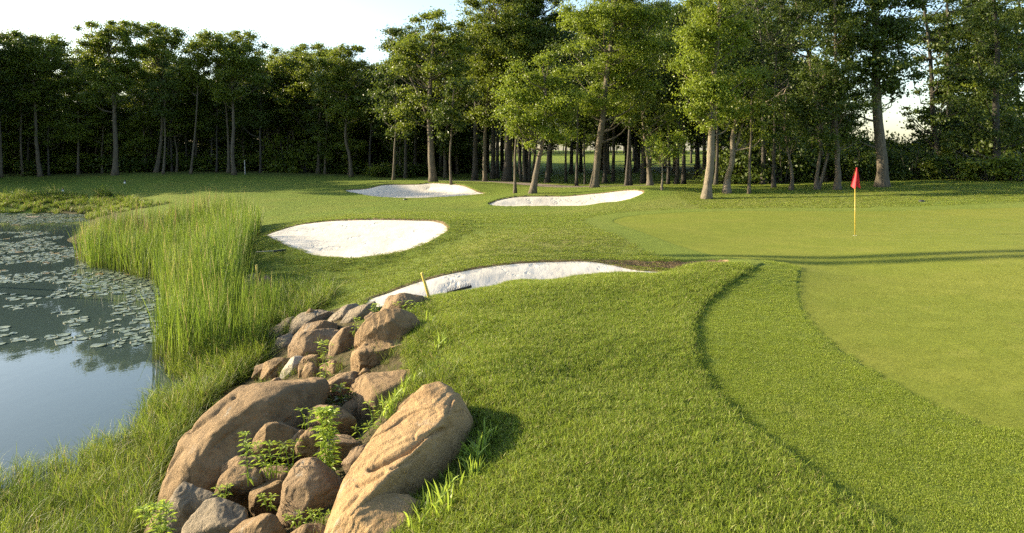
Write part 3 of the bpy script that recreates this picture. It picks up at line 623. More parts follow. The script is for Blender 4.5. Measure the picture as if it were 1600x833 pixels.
rock('smooth grey boulder leaning against the dark dome boulder', 'rock_grey', 13.7, [([(508,510),(520,492),(536,480),(556,475),(566,478),(550,500),(530,514)],[(535,492,.15)])], thick=.6, amp=.012)
rock('blunt grey boulder at the back left of the far group', 'rock_grey', 14.0, [([(452,525),(457,500),(472,489),(500,485),(520,490),(508,506),(475,515),(462,528)],[(475,503,.2)])], thick=.7, amp=.012)
rock('ridged grey boulder sloping into the waterside grass', 'rock_grey', 14.4, [([(408,540),(420,516),(440,502),(458,497),(460,515),(450,538),(425,548)],[(435,520,.2)])], thick=.7, amp=.03, strata=3)
rock('low grey boulder under the ridged grey boulder', 'rock_grey', 13.7, [([(428,545),(436,530),(452,522),(462,530),(460,560),(442,562)],[(446,540,.15)])], thick=.5, amp=.012)
rock('small pale stone perched on top of the far group', 'rock_tan', 14.1, [([(478,490),(481,484),(486,482),(490,485),(488,491)],[(484,487,.05)])], thick=.12, amp=.012)
rock('brown-grey boulder directly below the leaning yellow stake', 'rock_brown', 12.2, [([(583,492),(598,474),(612,463),(632,461),(655,463),(668,470),(660,488),(620,498)],[(615,478,.2),(640,472,.15)])], thick=.7, amp=.012)
# stones in the grass by the second stake and in the far water
GW = 'stones half hidden in the waterside grass'
rock('grey stone left of the small yellow stake, half hidden by grass', 'rock_grey', 19.6, [([(376,470),(378,445),(386,430),(398,428),(404,440),(402,468)],[(388,448,.15)])], thick=.5, amp=.012, group=GW)
rock('brown stone right of the small yellow stake in the grass', 'rock_tan', 19.2, [([(402,468),(404,438),(412,428),(420,432),(424,450),(420,470)],[(412,448,.12)])], thick=.4, amp=.012, group=GW)
rock('long flat grey stone lying at the far edge of the pond', 'rock_grey', 46.2, [([(34,343),(40,339),(52,338),(64,339),(69,341),(66,344),(40,345)],[(50,341,.2)])], thick=.6, amp=.012, group=GW)
rock('small brown stone low between the crumbly boulder and the leaning one', 'rock_brown', 7.9, [([(545,735),(552,715),(568,705),(585,708),(592,725),(580,745),(558,748)],[(568,722,.15)])], thick=.4, amp=.012)
rock('tan stone behind the curly weed left of the leaning boulder', 'rock_tan', 8.3, [([(560,705),(570,685),(590,672),(612,668),(618,685),(600,705),(578,718)],[(590,690,.12)])], thick=.4, amp=.012)
rock('dark stone in the gap under the square tan boulder', 'rock_brown', 9.7, [([(548,612),(556,594),(572,585),(585,588),(580,605),(562,622)],[(566,603,.1)])], thick=.35, amp=.012)
rock('brown stone filling the gap beside the tall split boulder', 'rock_brown', 11.2, [([(530,600),(536,580),(546,570),(556,578),(556,600),(545,612)],[(543,588,.1)])], thick=.35, amp=.012)

# cobbles wedged into the gaps: three kinds, then copies
gc = np.random.default_rng(55); CB = [rock('small cobble wedged between the big boulders', m_, 9.0, [([(500,640),(512,622),(535,620),(548,634),(540,652),(515,655)],[(522,636,.12)])], thick=.22, amp=.05, seed=70+k, res=22, group='cobbles in the gaps of the boulder bank', name='cobble') for k, m_ in enumerate(('rock_tan', 'rock_brown', 'rock_tan'))]
for o in CB: o['category'] = 'stone'
n_ = 0
for k in range(400):
    if n_ >= 24: break
    yq = gc.uniform(5.6, 12.8); xq = gc.uniform(-5, 0); 
    if sdf(np.array([xq]), np.array([yq]), ROCKBED)[0] > -.5 or any(np.hypot(xq-a, yq-b) < .55*r for a, b, r in ROCKS_XY[:-3]): continue
    src = CB[n_ % 3]; o = src if n_ < 3 else src.copy()
    if n_ >= 3: COL.objects.link(o)
    sc_ = gc.uniform(.45, 1.0); o.scale = (sc_, sc_*gc.uniform(.8, 1.2), sc_*gc.uniform(.7, 1.1)); o.rotation_euler = (0, 0, gc.uniform(0, 6.28)); o.location = (xq, yq, hz(xq, yq)-.05*sc_); n_ += 1
# ------------------------------------------------------------------ bank grass, reeds, waterside weeds
pb = sample(-9.5, -2.4, 4.3, 19, 75, 31, k_bank)
yy = pb[:, 1]; hs = np.where((yy > 11.5) & (yy < 15), .95, .8)*g0.uniform(.65, 1.25, len(pb))
scatter('bank_grass', pb, hs, lg, 7, 'long lush grass along the pond bank beside the boulders', 'grass', np.ones(len(pb)))
# a yellow-green lit tuft bed at the foot of the slope right of the reeds
pl = sample(-8, -4.4, 12.8, 20, 30, 32, lambda x, y, z, i: (np.hypot((x+5.6)/1.2, (y-15.6)/2.8) < 1)*(z > -1.9)*.9)
scatter('slope_foot_grass', pl, g0.uniform(.8, 1.3, len(pl)), lg, 8, 'sunlit yellow-green grass clump between the reeds and the far boulders', 'grass')
def k_reed(x, y, z, i): return inside(x, y, REEDS)*1.
pr_ = sample(-20, -5, 13, 34, 20, 33, k_reed)
rs = g0.uniform(.8, 1.08, len(pr_)); rs *= 1-.40*sstep(-.44, -.31, pr_[:, 0]/pr_[:, 1])*1.; rs *= 1+.16*n2(pr_[:, 0], pr_[:, 1], 1.1, 66); rs *= np.where(pr_[:, 0] > -.33*pr_[:, 1]-.2, .7, 1.)*np.where(pr_[:, 1] < 17, .8, 1)
pr_[:, 2] = np.maximum(pr_[:, 2], WATER-.3); rs *= 1.0
scatter('reeds', pr_, rs, rd, 9, 'tall dense reed bed standing in the pond edge', 'reeds')
rsd = [tuft('tuft', 4, .25, 1.9, 2.7, .03, .15, M['leaf_dry'], 240+k, 4, .4) for k in range(3)]
ps = sample(-21, -11.5, 27, 33.5, 1.5, 34, lambda x, y, z, i: inside(x, y, REEDS)*(y > 28.5)*(x < -14)*1.)
scatter('reed_seed_heads', ps, g0.uniform(.85, 1.1, len(ps)), rsd, 10, 'dry tan seed heads rising above the back of the reed bed', 'reeds')
wl = [tuft('tuft', 60, .35, .25, .75, .028, .7, M['blade_long'], 250+k, 3, .7) for k in range(4)]
pw = sample(-44, -16, 44.5, 54, 6, 35, lambda x, y, z, i: (z > -1.95)*sstep(-.36, -.40, x/y)*sstep(-.8, -1.05, z)*(1-.25*n2(x, y, 2, 61)))
scatter('waterside_weeds', pw, g0.uniform(.35, .85, len(pw)), wl, 11, 'sunlit weeds and grass on the far bank of the pond', 'weeds')
pw2 = np.vstack([[x+g0.normal(0, .5), y+g0.normal(0, .4), 0] for (x, y) in [(-37.2, 52), (-38.6, 52.3), (-35.9, 52.2), (-31.6, 52)] for _ in range(9)]); pw2[:, 2] = height(pw2[:, 0], pw2[:, 1])
scatter('tall_bank_grass', pw2, g0.uniform(1.6, 2.3, len(pw2)), lg, 12, 'taller seeding grass clumps on the far pond bank', 'grass')
# overhang of longer grass where the lawn meets the boulders
pe = sample(-2.6, .2, 4.2, 13, 150, 36, lambda x, y, z, i: (dist_line(x, y, CREST) < .22)*(.35+.65*(n2(x, y, .5, 62) > .1)))
et = [tuft('tuft', 30, .09, .08, .20, .006, 1.0, M['blade_long'], 260+k, 4, .9) for k in range(4)]
scatter('lawn_edge_grass', pe, g0.uniform(.55, 1.1, len(pe)), et, 13, 'longer uncut grass fringing the boulders at the lawn edge', 'grass')
pt = []
for (px, py, n, s) in [(742,725,7,.9),(748,700,5,.7),(690,768,5,.7),(672,776,4,.9),(668,505,5,.6),(690,540,6,.5),(735,715,5,.8),(612,600,6,.6),(640,590,7,.6)]:
    c = G(px, py, -.03); 
    for _ in range(n): pt.append([c[0]+g0.normal(0, .07), c[1]+g0.normal(0, .1), 0])
pt = np.array(pt); pt[:, 2] = height(pt[:, 0], pt[:, 1])
scatter('broad_grass', pt, g0.uniform(.8, 1.5, len(pt)), [tuft('tuft', 7, .06, .1, .22, .013, .8, M['leaf_weed'], 270+k, 4, .8) for k in range(3)], 14, 'fresh broad-bladed grass sprouting beside the orange boulder', 'grass')

pgp = sample(-5, .2, 5.2, 13.2, 16, 37, lambda x, y, z, i: (sdf(x, y, ROCKBED) < -.05)*(n2(x, y, .9, 63) > -.1))
scatter('gap_weeds', pgp, g0.uniform(.25, .6, len(pgp)), lg+et, 15, 'thin grass and weeds growing in the gaps of the boulder bank', 'weeds')
# ------------------------------------------------------------------ lily pads
def pad_mesh(seed):
    g = np.random.default_rng(seed); n = 18; a = np.linspace(.12, 2*PI-.12, n); r = .5*(1+.06*np.sin(3*a+g.uniform(0, 6))+g.normal(0, .015, n))
    ring = np.stack([r*np.cos(a), r*np.sin(a), .010+.018*np.maximum(0, np.sin(2*a+g.uniform(0, 6)))], 1); c = np.array([[.04, 0, .008]])
    low = ring.copy()*[.98, .98, 0]; V = np.vstack([ring, low, c, [[.04, 0, -.004]]])
    Fc, C = [], []
    for k in range(n-1):
        Fc += [k, k+1, 2*n]; C.append(3); Fc += [n+k, n+k+1, k+1, k]; C.append(4)
    return V, Fc, C
PM = []
for k in range(6):
    mb = MB(); v, f, c = pad_mesh(k); mb.add(v, f, c, var=k/6); PM.append(mb.mesh('lily_pad', M['pad'], False))
g1 = np.random.default_rng(12); cand = []
N0 = 15000; py_ = HY+F*(EYE-WATER)/(1/np.sqrt(g1.uniform(1/50**2, 1/13**2, N0)) if False else np.sqrt(g1.uniform(13**2, 49.5**2, N0)))
Yp = F*(EYE-WATER)/(py_-HY); pxs = g1.uniform(-60, 268, N0); Xp = (pxs-CX)*Yp/F
den = fbm(np.stack([Xp/3.4, Yp/2.2, Xp*0], 1), 3, 81)+.8*fbm(np.stack([Xp/.9, Yp/.8, Xp*0+3], 1), 2, 82)
bias = np.interp(py_, [338, 345, 352, 372, 380, 420, 470, 500, 520, 545, 570, 640], [.9, 1.0, -.7, -.4, .25, .1, .2, .75, .6, -.3, -1.05, -1.3])
keep = (den+bias > .15)
Xp, Yp, pxs, py_ = Xp[keep], Yp[keep], pxs[keep], py_[keep]
hgt = height(Xp, Yp); ok = (hgt < WATER-.06); Xp, Yp, py_ = Xp[ok], Yp[ok], py_[ok]
o_ = np.argsort(Yp); Xp, Yp = Xp[o_], Yp[o_]; acc = []; cell = {}
for x, y in zip(Xp, Yp):                                  # keep the pads from lying on one another
    d = .25 if y < 30 else .27; d *= g1.uniform(.62, 1.35); kx, ky = int(x//.5), int(y//.5); bad = False
    for i in (-1, 0, 1):
        for j in (-1, 0, 1):
            for (qx, qy, qd) in cell.get((kx+i, ky+j), ()):
                if (qx-x)**2+(qy-y)**2 < (.44*(d+qd))**2: bad = True; break
    if not bad: cell.setdefault((kx, ky), []).append((x, y, d)); acc.append((x, y, d))
print('lily pads', len(acc))
for k, (x, y, d) in enumerate(acc[:300]):
    o = link('lily_pad', PM[k % 6], None, (x, y, WATER+.002)); o.scale = (d, d*g1.uniform(.85, 1), 1); o.rotation_euler = (g1.normal(0, .012), g1.normal(0, .012), g1.uniform(0, 6.28))
    tag(o, 'round lily pad floating on the open nearer half of the pond', 'lily pad', 'lily pads on the nearer water')
mb = MB()
for (x, y, d) in acc[300:]:
    k = int(g1.integers(6)); v, f, c = pad_mesh(k); a = g1.uniform(0, 6.28); v = v*[d, d*.93, 1]
    v = np.stack([v[:, 0]*math.cos(a)-v[:, 1]*math.sin(a)+x, v[:, 0]*math.sin(a)+v[:, 1]*math.cos(a)+y, v[:, 2]+WATER+.002+g1.uniform(0, .004)], 1); mb.add(v, f, c, var=g1.random())
tag(link('lily_pads', mb.mesh('lily_pads', M['pad'], False)), 'mat of countless lily pads covering the farther part of the pond', 'lily pads', None, 'stuff')

# ------------------------------------------------------------------ trees
def leaves(mb, c, rc, flat, n, leaf, g, cl):
    d = g.normal(0, 1, (n, 3)); d /= np.linalg.norm(d, axis=1)[:, None]
    p = c+d*(rc*np.minimum(np.abs(g.normal(0, .62, n)), 1.7))[:, None]*np.array([1, 1, flat])
    nr = g.normal(0, 1, (n, 3))+d*.5+[0, 0, .7]; nr /= np.linalg.norm(nr, axis=1)[:, None]
    t = np.cross(nr, g.normal(0, 1, (n, 3))); t /= np.linalg.norm(t, axis=1)[:, None]+1e-9; s = np.cross(nr, t)
    L = (leaf*g.uniform(.6, 1.3, n))[:, None]; b = p-t*L*.5; e = p+t*L*.5-nr*L*.12
    V = np.stack([b, p+s*L*.33, e, p-s*L*.33], 1).reshape(-1, 3)
    mb.add(V, np.arange(4*n), np.full(n, 4), var=np.repeat(g.random(n), 4), clump=cl)
def tree_meshes(trunk, r0, r1, lobes, seed, dens=230, leaf=.17, flat=.6, rc=(.55, 1.05), cpm=.75, limbs=.5, stems=(), bareness=0):
    """trunk: base-relative points; lobes: (centre, rx, ry, rz)"""
    g = np.random.default_rng(seed); tr, cr = MB(), MB()
    pts = open_spline(trunk, 4); n = len(pts); t = np.linspace(0, 1, n)
    pts = pts+np.cumsum(g.normal(0, r0*.10, pts.shape), 0)*[1, 1, 0]*np.minimum(1, t*4)[:, None]
    hgt = pts[:, 2]-pts[0, 2]; rad = r0+(r1-r0)*t**.9; rad = rad*(1+.55*np.exp(-hgt/.35))*(1+g.normal(0, .03, n)); pts[0, 2] -= .15
    tr.tube(pts, rad, 9)
    for (sp, a, b) in stems: 
        q = open_spline(sp, 4); tr.tube(q, np.linspace(a, b, len(q)), 7)
    for (c, rx, ry, rz) in lobes:
        c = np.asarray(c, float); A = PI*rx*rz; nc = max(6, int(A*cpm*1.35)); nl = max(10, int(A*dens*1.45/nc))
        for _ in range(nc):
            d = g.normal(0, 1, 3); d /= np.linalg.norm(d); rr = .35+.65*g.random()**.5
            q = c+d*rr*np.array([rx, ry, rz]); k = g.uniform(*rc)*min(1, .45+.35*min(rx, rz)); 
            leaves(cr, q, k, flat, int(nl*g.uniform(.6, 1.4)), leaf, g, g.random())
            if g.random() < limbs:
                hd = np.hypot(q[0]-pts[:, 0], q[1]-pts[:, 1]); i = int(np.argmin(np.abs(pts[:, 2]-(q[2]-.55*hd-.3)))); i = min(max(i, n//5), n-2)
                a = pts[i]; m = (a+q)/2+np.array([0, 0, -.12*np.linalg.norm(q-a)])+g.normal(0, .12, 3)
                w = open_spline([a, m, q+g.normal(0, .1, 3)], 4); L = np.linalg.norm(q-a); ra = min(rad[i]*.6, .025+.014*L)
                tr.tube(w, np.linspace(ra, .012, len(w)), 5, False)
    return tr, cr
def make_tree(name, label, base, tr, cr, bark, leafm, group=None, extra=None):
    e = empty(name, base); tag(e, label, 'tree', group)
    link('trunk', tr.mesh('trunk', M[bark], True), e)
    if cr.n: link('crown', cr.mesh('crown', M[leafm], False), e)
    return e
TS = 0
def tree(label, Y, trunk, w, lobes, bark='bark', leafm='leaf_mid', dens=380, leaf=.13, stems=(), name='tree', group='tall trees round the green', taper=.35, flat=.6, rc=(.6, 1.3), limbs=.5, cpm=.85):
    """trunk [(px,py)], lobes [(px,py,rx,ry)] in photo pixels at distance Y; turned into metres about the tree's own base"""
    global TS; TS += 1; k = Y/F; b = P(*trunk[0], Y); zb = hz(b[0], b[1]); base = np.array([b[0], Y, zb])
    g = np.random.default_rng(500+TS)
    tp = [np.array([0, 0, 0.])]+[P(x, y, Y)-base+[0, g.normal(0, .15), 0] for (x, y) in trunk[1:]]
    lb = [(P(l[0], l[1], Y)-base+[0, g.uniform(-.3, .3)*l[2]*k+(l[4] if len(l) > 4 else 0), 0], l[2]*k, l[2]*k*.85, l[3]*k) for l in lobes]
    st = []
    for s in stems:
        q = [P(x, y, Y)-base+[0, .05, 0] for (x, y) in s[0]]
        if s[0][0][1] >= trunk[0][1]-6: q[0][2] = -.1
        st.append((q, s[1]*k/2, s[1]*k/2*.45))
    r0 = w*k/2; tr, cr = tree_meshes(tp, r0, r0*taper, lb, 900+TS*3, dens, leaf, flat, rc, cpm, limbs, st)
    return make_tree(name, label, base, tr, cr, bark, leafm, group)
HG = 'tall trees round the green'; LW = 'trees along the shaded wood beyond the fairway'
# --- the lit trees in the middle
tree('tall layered tree with a bare fork-topped trunk behind the far bunker', 54, [(677,286),(672,230),(669,170),(672,110),(676,60)], 12, [(668,75,52,30),(632,62,34,20),(700,50,36,28),(680,28,50,18),(655,110,45,22),(715,95,28,30),(628,100,28,14),(660,145,50,22),(690,165,36,22),(640,185,36,24),(712,140,30,22)], leafm='leaf_mid', leaf=.16, dens=340, cpm=.7, flat=.5, stems=[([(670,190),(655,150),(640,120)],5)])
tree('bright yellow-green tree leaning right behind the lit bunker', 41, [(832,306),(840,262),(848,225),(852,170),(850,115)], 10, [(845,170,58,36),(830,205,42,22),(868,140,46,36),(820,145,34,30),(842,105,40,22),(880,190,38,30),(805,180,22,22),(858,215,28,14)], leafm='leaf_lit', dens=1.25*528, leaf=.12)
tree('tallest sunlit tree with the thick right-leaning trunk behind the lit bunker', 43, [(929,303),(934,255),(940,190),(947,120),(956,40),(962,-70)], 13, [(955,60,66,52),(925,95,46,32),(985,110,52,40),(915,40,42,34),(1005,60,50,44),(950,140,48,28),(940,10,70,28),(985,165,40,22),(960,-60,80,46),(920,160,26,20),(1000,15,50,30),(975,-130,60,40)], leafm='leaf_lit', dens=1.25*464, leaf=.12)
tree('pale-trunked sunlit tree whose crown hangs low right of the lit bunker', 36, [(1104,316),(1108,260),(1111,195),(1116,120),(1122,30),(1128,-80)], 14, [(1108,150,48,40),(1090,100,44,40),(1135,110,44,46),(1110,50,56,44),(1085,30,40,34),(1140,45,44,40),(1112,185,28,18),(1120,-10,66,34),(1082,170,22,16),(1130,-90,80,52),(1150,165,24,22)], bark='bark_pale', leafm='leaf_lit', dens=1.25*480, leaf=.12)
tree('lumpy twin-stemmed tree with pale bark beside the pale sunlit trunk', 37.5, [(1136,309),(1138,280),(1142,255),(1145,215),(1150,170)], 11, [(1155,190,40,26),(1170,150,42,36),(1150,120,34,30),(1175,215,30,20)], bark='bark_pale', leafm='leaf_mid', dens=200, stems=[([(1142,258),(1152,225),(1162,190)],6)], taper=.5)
tree('slim straight young tree between the pale trunks and the flag', 37, [(1170,312),(1172,260),(1173,200),(1175,140)], 5, [(1175,180,30,26),(1190,140,30,30),(1168,120,26,24),(1195,205,26,18)], leafm='leaf_mid', dens=170)
tree('thick dark-green tree crowning the middle of the wood', 58, [(758,292),(757,240),(760,170),(768,90),(775,20)], 7, [(765,120,44,40),(785,70,48,40),(750,70,36,36),(770,20,52,34),(800,110,36,40),(760,170,40,26),(815,40,40,34),(790,-20,50,30)], leafm='leaf_mid', leaf=.165, dens=380, bark='bark')
tree('dark broad tree topping the wood behind the yellow-green leaning tree', 60, [(792,280),(794,230),(796,160),(802,80),(808,0)], 15, [(820,60,50,44),(850,20,54,36),(800,10,50,34),(835,100,46,34),(880,70,40,50),(860,-30,60,34),(795,150,36,30)], leafm='leaf_dark', leaf=.165, bark='bark_dark', dens=400)
tree('slender pale trunk just left of the leaning yellow-green tree', 44, [(805,297),(804,250),(806,205),(806,170)], 5, [(800,180,28,18),(815,160,26,20)], leafm='leaf_mid', dens=170)
tree('thin grey tree behind the right end of the far bunker', 52, [(705,288),(703,240),(706,190),(708,140)], 4, [(708,170,26,28),(698,200,22,20),(720,140,28,26)], leafm='leaf_dark', leaf=.2, dens=170)
tree('slim grey tree left of the tall layered tree', 60, [(615,280),(616,240),(618,200),(616,150)], 5, [(612,160,30,28),(625,190,26,22),(605,130,26,22)], leafm='leaf_dark', leaf=.21, dens=180)
tree('forked brown trunk directly behind the right end of the lit bunker', 43, [(1016,298),(1015,270),(1012,245),(1008,215),(1005,170)], 9, [(1010,190,40,26),(1035,165,40,34),(1000,150,36,30),(1045,210,30,22)], leafm='leaf_mid', stems=[([(1014,262),(1020,238),(1027,205)],6)], dens=190)
tree('small lit sapling with a pale stem at the right end of the lit bunker', 38.5, [(1034,303),(1035,280),(1036,255)], 4, [(1034,240,22,16),(1046,222,24,20),(1026,225,18,16)], bark='bark_pale', leafm='leaf_lit', dens=1.25*336, leaf=.12)
# --- right of the flag
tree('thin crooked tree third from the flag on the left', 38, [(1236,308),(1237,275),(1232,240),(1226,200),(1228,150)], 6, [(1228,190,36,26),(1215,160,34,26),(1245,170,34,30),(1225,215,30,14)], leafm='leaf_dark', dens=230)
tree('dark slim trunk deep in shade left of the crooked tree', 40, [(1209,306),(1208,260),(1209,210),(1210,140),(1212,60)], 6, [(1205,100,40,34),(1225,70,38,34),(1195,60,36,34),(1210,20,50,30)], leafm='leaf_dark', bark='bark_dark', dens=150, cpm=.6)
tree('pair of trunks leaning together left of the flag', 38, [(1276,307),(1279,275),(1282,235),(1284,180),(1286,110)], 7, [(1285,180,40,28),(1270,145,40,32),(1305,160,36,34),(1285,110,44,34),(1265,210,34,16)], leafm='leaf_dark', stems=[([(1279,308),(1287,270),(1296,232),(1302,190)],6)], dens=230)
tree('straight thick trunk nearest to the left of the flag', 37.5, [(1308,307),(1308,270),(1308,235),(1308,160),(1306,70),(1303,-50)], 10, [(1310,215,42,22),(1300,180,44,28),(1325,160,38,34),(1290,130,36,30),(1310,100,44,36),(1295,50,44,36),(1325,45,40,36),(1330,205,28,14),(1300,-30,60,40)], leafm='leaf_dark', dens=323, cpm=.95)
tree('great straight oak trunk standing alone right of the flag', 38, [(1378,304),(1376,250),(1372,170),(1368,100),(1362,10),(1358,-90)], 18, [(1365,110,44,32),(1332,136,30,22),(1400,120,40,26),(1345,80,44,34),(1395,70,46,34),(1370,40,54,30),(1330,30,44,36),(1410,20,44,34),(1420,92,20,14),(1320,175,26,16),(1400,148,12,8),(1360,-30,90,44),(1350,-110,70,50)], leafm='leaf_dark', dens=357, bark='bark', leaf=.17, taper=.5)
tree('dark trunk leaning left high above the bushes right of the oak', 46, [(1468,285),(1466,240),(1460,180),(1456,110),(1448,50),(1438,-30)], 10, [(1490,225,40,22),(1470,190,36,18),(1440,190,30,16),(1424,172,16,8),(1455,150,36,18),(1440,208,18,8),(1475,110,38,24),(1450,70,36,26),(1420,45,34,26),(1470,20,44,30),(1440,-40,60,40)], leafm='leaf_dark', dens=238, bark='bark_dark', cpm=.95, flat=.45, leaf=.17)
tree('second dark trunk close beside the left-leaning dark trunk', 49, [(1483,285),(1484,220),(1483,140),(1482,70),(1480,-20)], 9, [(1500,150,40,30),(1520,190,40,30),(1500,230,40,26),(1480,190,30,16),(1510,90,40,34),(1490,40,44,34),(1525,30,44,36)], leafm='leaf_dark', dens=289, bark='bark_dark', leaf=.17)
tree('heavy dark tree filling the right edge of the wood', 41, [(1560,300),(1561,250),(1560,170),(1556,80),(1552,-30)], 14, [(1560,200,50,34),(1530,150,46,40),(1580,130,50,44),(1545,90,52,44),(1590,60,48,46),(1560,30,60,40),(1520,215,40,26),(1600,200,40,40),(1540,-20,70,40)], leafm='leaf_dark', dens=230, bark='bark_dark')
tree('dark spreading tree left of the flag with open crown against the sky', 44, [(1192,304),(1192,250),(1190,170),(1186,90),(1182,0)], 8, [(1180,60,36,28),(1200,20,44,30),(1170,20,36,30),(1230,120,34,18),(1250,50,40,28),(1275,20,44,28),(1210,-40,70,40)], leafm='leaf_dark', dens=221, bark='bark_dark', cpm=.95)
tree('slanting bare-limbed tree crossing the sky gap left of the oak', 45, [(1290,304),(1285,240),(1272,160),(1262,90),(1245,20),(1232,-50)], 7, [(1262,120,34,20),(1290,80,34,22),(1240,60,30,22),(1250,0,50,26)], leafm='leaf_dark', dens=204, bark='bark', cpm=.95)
# --- the shaded wood on the left
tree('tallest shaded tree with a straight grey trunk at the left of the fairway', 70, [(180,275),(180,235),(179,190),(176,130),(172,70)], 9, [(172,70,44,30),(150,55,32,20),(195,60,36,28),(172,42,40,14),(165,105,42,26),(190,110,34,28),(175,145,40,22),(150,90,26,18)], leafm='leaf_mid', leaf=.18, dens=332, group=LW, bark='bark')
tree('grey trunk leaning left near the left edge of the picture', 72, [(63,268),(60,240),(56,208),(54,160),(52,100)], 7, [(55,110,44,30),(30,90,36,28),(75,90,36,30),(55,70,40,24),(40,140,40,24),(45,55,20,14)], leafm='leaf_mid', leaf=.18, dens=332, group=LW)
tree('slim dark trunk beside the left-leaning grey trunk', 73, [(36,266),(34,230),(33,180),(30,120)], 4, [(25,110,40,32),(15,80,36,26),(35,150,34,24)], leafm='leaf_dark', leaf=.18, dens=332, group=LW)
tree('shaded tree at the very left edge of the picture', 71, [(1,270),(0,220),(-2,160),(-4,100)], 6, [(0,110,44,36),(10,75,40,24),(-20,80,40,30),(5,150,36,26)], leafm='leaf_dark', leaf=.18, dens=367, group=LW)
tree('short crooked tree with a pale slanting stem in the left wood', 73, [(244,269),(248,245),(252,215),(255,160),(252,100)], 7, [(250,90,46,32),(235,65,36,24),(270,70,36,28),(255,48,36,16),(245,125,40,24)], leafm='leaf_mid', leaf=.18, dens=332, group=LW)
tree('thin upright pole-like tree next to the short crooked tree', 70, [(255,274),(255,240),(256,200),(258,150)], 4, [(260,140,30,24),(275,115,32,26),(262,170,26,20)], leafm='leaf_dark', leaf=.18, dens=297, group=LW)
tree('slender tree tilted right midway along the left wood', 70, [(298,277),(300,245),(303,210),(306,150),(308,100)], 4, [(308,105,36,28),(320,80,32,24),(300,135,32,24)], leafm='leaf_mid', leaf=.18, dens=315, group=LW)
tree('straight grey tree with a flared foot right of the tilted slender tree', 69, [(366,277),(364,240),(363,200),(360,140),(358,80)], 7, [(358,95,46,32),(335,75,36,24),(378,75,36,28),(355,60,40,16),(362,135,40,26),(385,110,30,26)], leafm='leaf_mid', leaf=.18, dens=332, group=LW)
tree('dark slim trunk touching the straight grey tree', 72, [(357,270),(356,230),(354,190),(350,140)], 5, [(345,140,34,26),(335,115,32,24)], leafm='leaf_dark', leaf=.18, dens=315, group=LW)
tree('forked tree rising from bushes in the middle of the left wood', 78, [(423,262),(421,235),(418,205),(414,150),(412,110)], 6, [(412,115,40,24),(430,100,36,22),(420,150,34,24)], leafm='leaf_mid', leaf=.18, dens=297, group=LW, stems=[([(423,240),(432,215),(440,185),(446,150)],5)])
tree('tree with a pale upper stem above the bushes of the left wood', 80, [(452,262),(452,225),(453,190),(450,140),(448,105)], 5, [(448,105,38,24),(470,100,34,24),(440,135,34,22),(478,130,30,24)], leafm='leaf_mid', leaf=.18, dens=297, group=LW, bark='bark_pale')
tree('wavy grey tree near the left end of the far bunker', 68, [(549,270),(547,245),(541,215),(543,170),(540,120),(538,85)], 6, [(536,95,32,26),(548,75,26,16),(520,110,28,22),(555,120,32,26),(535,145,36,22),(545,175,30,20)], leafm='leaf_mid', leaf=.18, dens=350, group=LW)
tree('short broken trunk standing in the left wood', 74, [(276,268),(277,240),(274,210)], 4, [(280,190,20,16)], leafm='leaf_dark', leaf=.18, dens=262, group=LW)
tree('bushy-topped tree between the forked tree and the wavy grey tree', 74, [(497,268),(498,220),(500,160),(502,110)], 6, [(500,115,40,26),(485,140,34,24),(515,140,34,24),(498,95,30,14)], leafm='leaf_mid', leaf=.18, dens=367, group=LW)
# --- trunks in the open wood behind the two far bunkers
HB = 'shaded trunks in the open wood behind the bunkers'
for (px, py, Y, w, top, lab) in [(742,277,62,9,(744,120),'dark double trunk left of centre in the open wood'),(770,276,66,8,(772,120),'dark trunk just left of the thickest shaded trunk'),(648,266,72,6,(650,120),'distant dark trunk right of the slim grey tree'),
    (855,278,58,8,(866,130),'dark trunk slanting right inside the open wood'),(884,279,60,4,(884,150),'thin dark trunk seen against the distant lit grass'),(901,289,52,5,(903,140),'slim trunk left of the thickest leaning sunlit trunk'),(945,283,58,7,(946,140),'dark upright trunk just right of the thickest leaning sunlit trunk'),
    (958,284,60,6,(960,140),'second dark upright trunk right of the leaning sunlit trunk'),(985,293,49,6,(984,150),'slim upright trunk in front of the sunlit grass strip'),(1005,284,56,9,(1004,120),'thick shaded trunk behind the forked brown trunk'),(979,297,47,6,(985,150),'trunk leaning slightly beside the slim upright trunk'),
    (1044,294,52,5,(1046,150),'thin shaded trunk right of the small lit sapling'),(1057,294,50,7,(1060,140),'leaning shaded trunk behind the bunker mound'),(1068,295,51,7,(1070,140),'shaded trunk nearest left of the pale sunlit trunk'),(914,288,55,3,(914,190),'very thin pole of a tree near the leaning sunlit trunk'),(1118,302,44,6,(1122,140),'dark trunk just behind the pale sunlit trunk')]:
    x1, y1 = top; u = (py-y1)
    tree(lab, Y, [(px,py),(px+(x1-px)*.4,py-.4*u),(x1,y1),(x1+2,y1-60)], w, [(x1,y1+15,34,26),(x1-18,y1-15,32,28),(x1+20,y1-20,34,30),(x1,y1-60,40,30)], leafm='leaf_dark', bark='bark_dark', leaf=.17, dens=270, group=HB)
# multi-stemmed dark clump
tree('clump of four dark stems behind the leaning yellow-green tree', 59, [(820,277),(819,240),(817,200),(815,140)], 6, [(815,150,36,26),(835,130,34,28),(805,120,30,26)], leafm='leaf_dark', bark='bark_dark', leaf=.17, dens=290, group=HB, stems=[([(814,277),(811,240),(808,200)],5),([(826,277),(828,240),(830,200)],6),([(832,277),(836,240),(842,200)],5)])

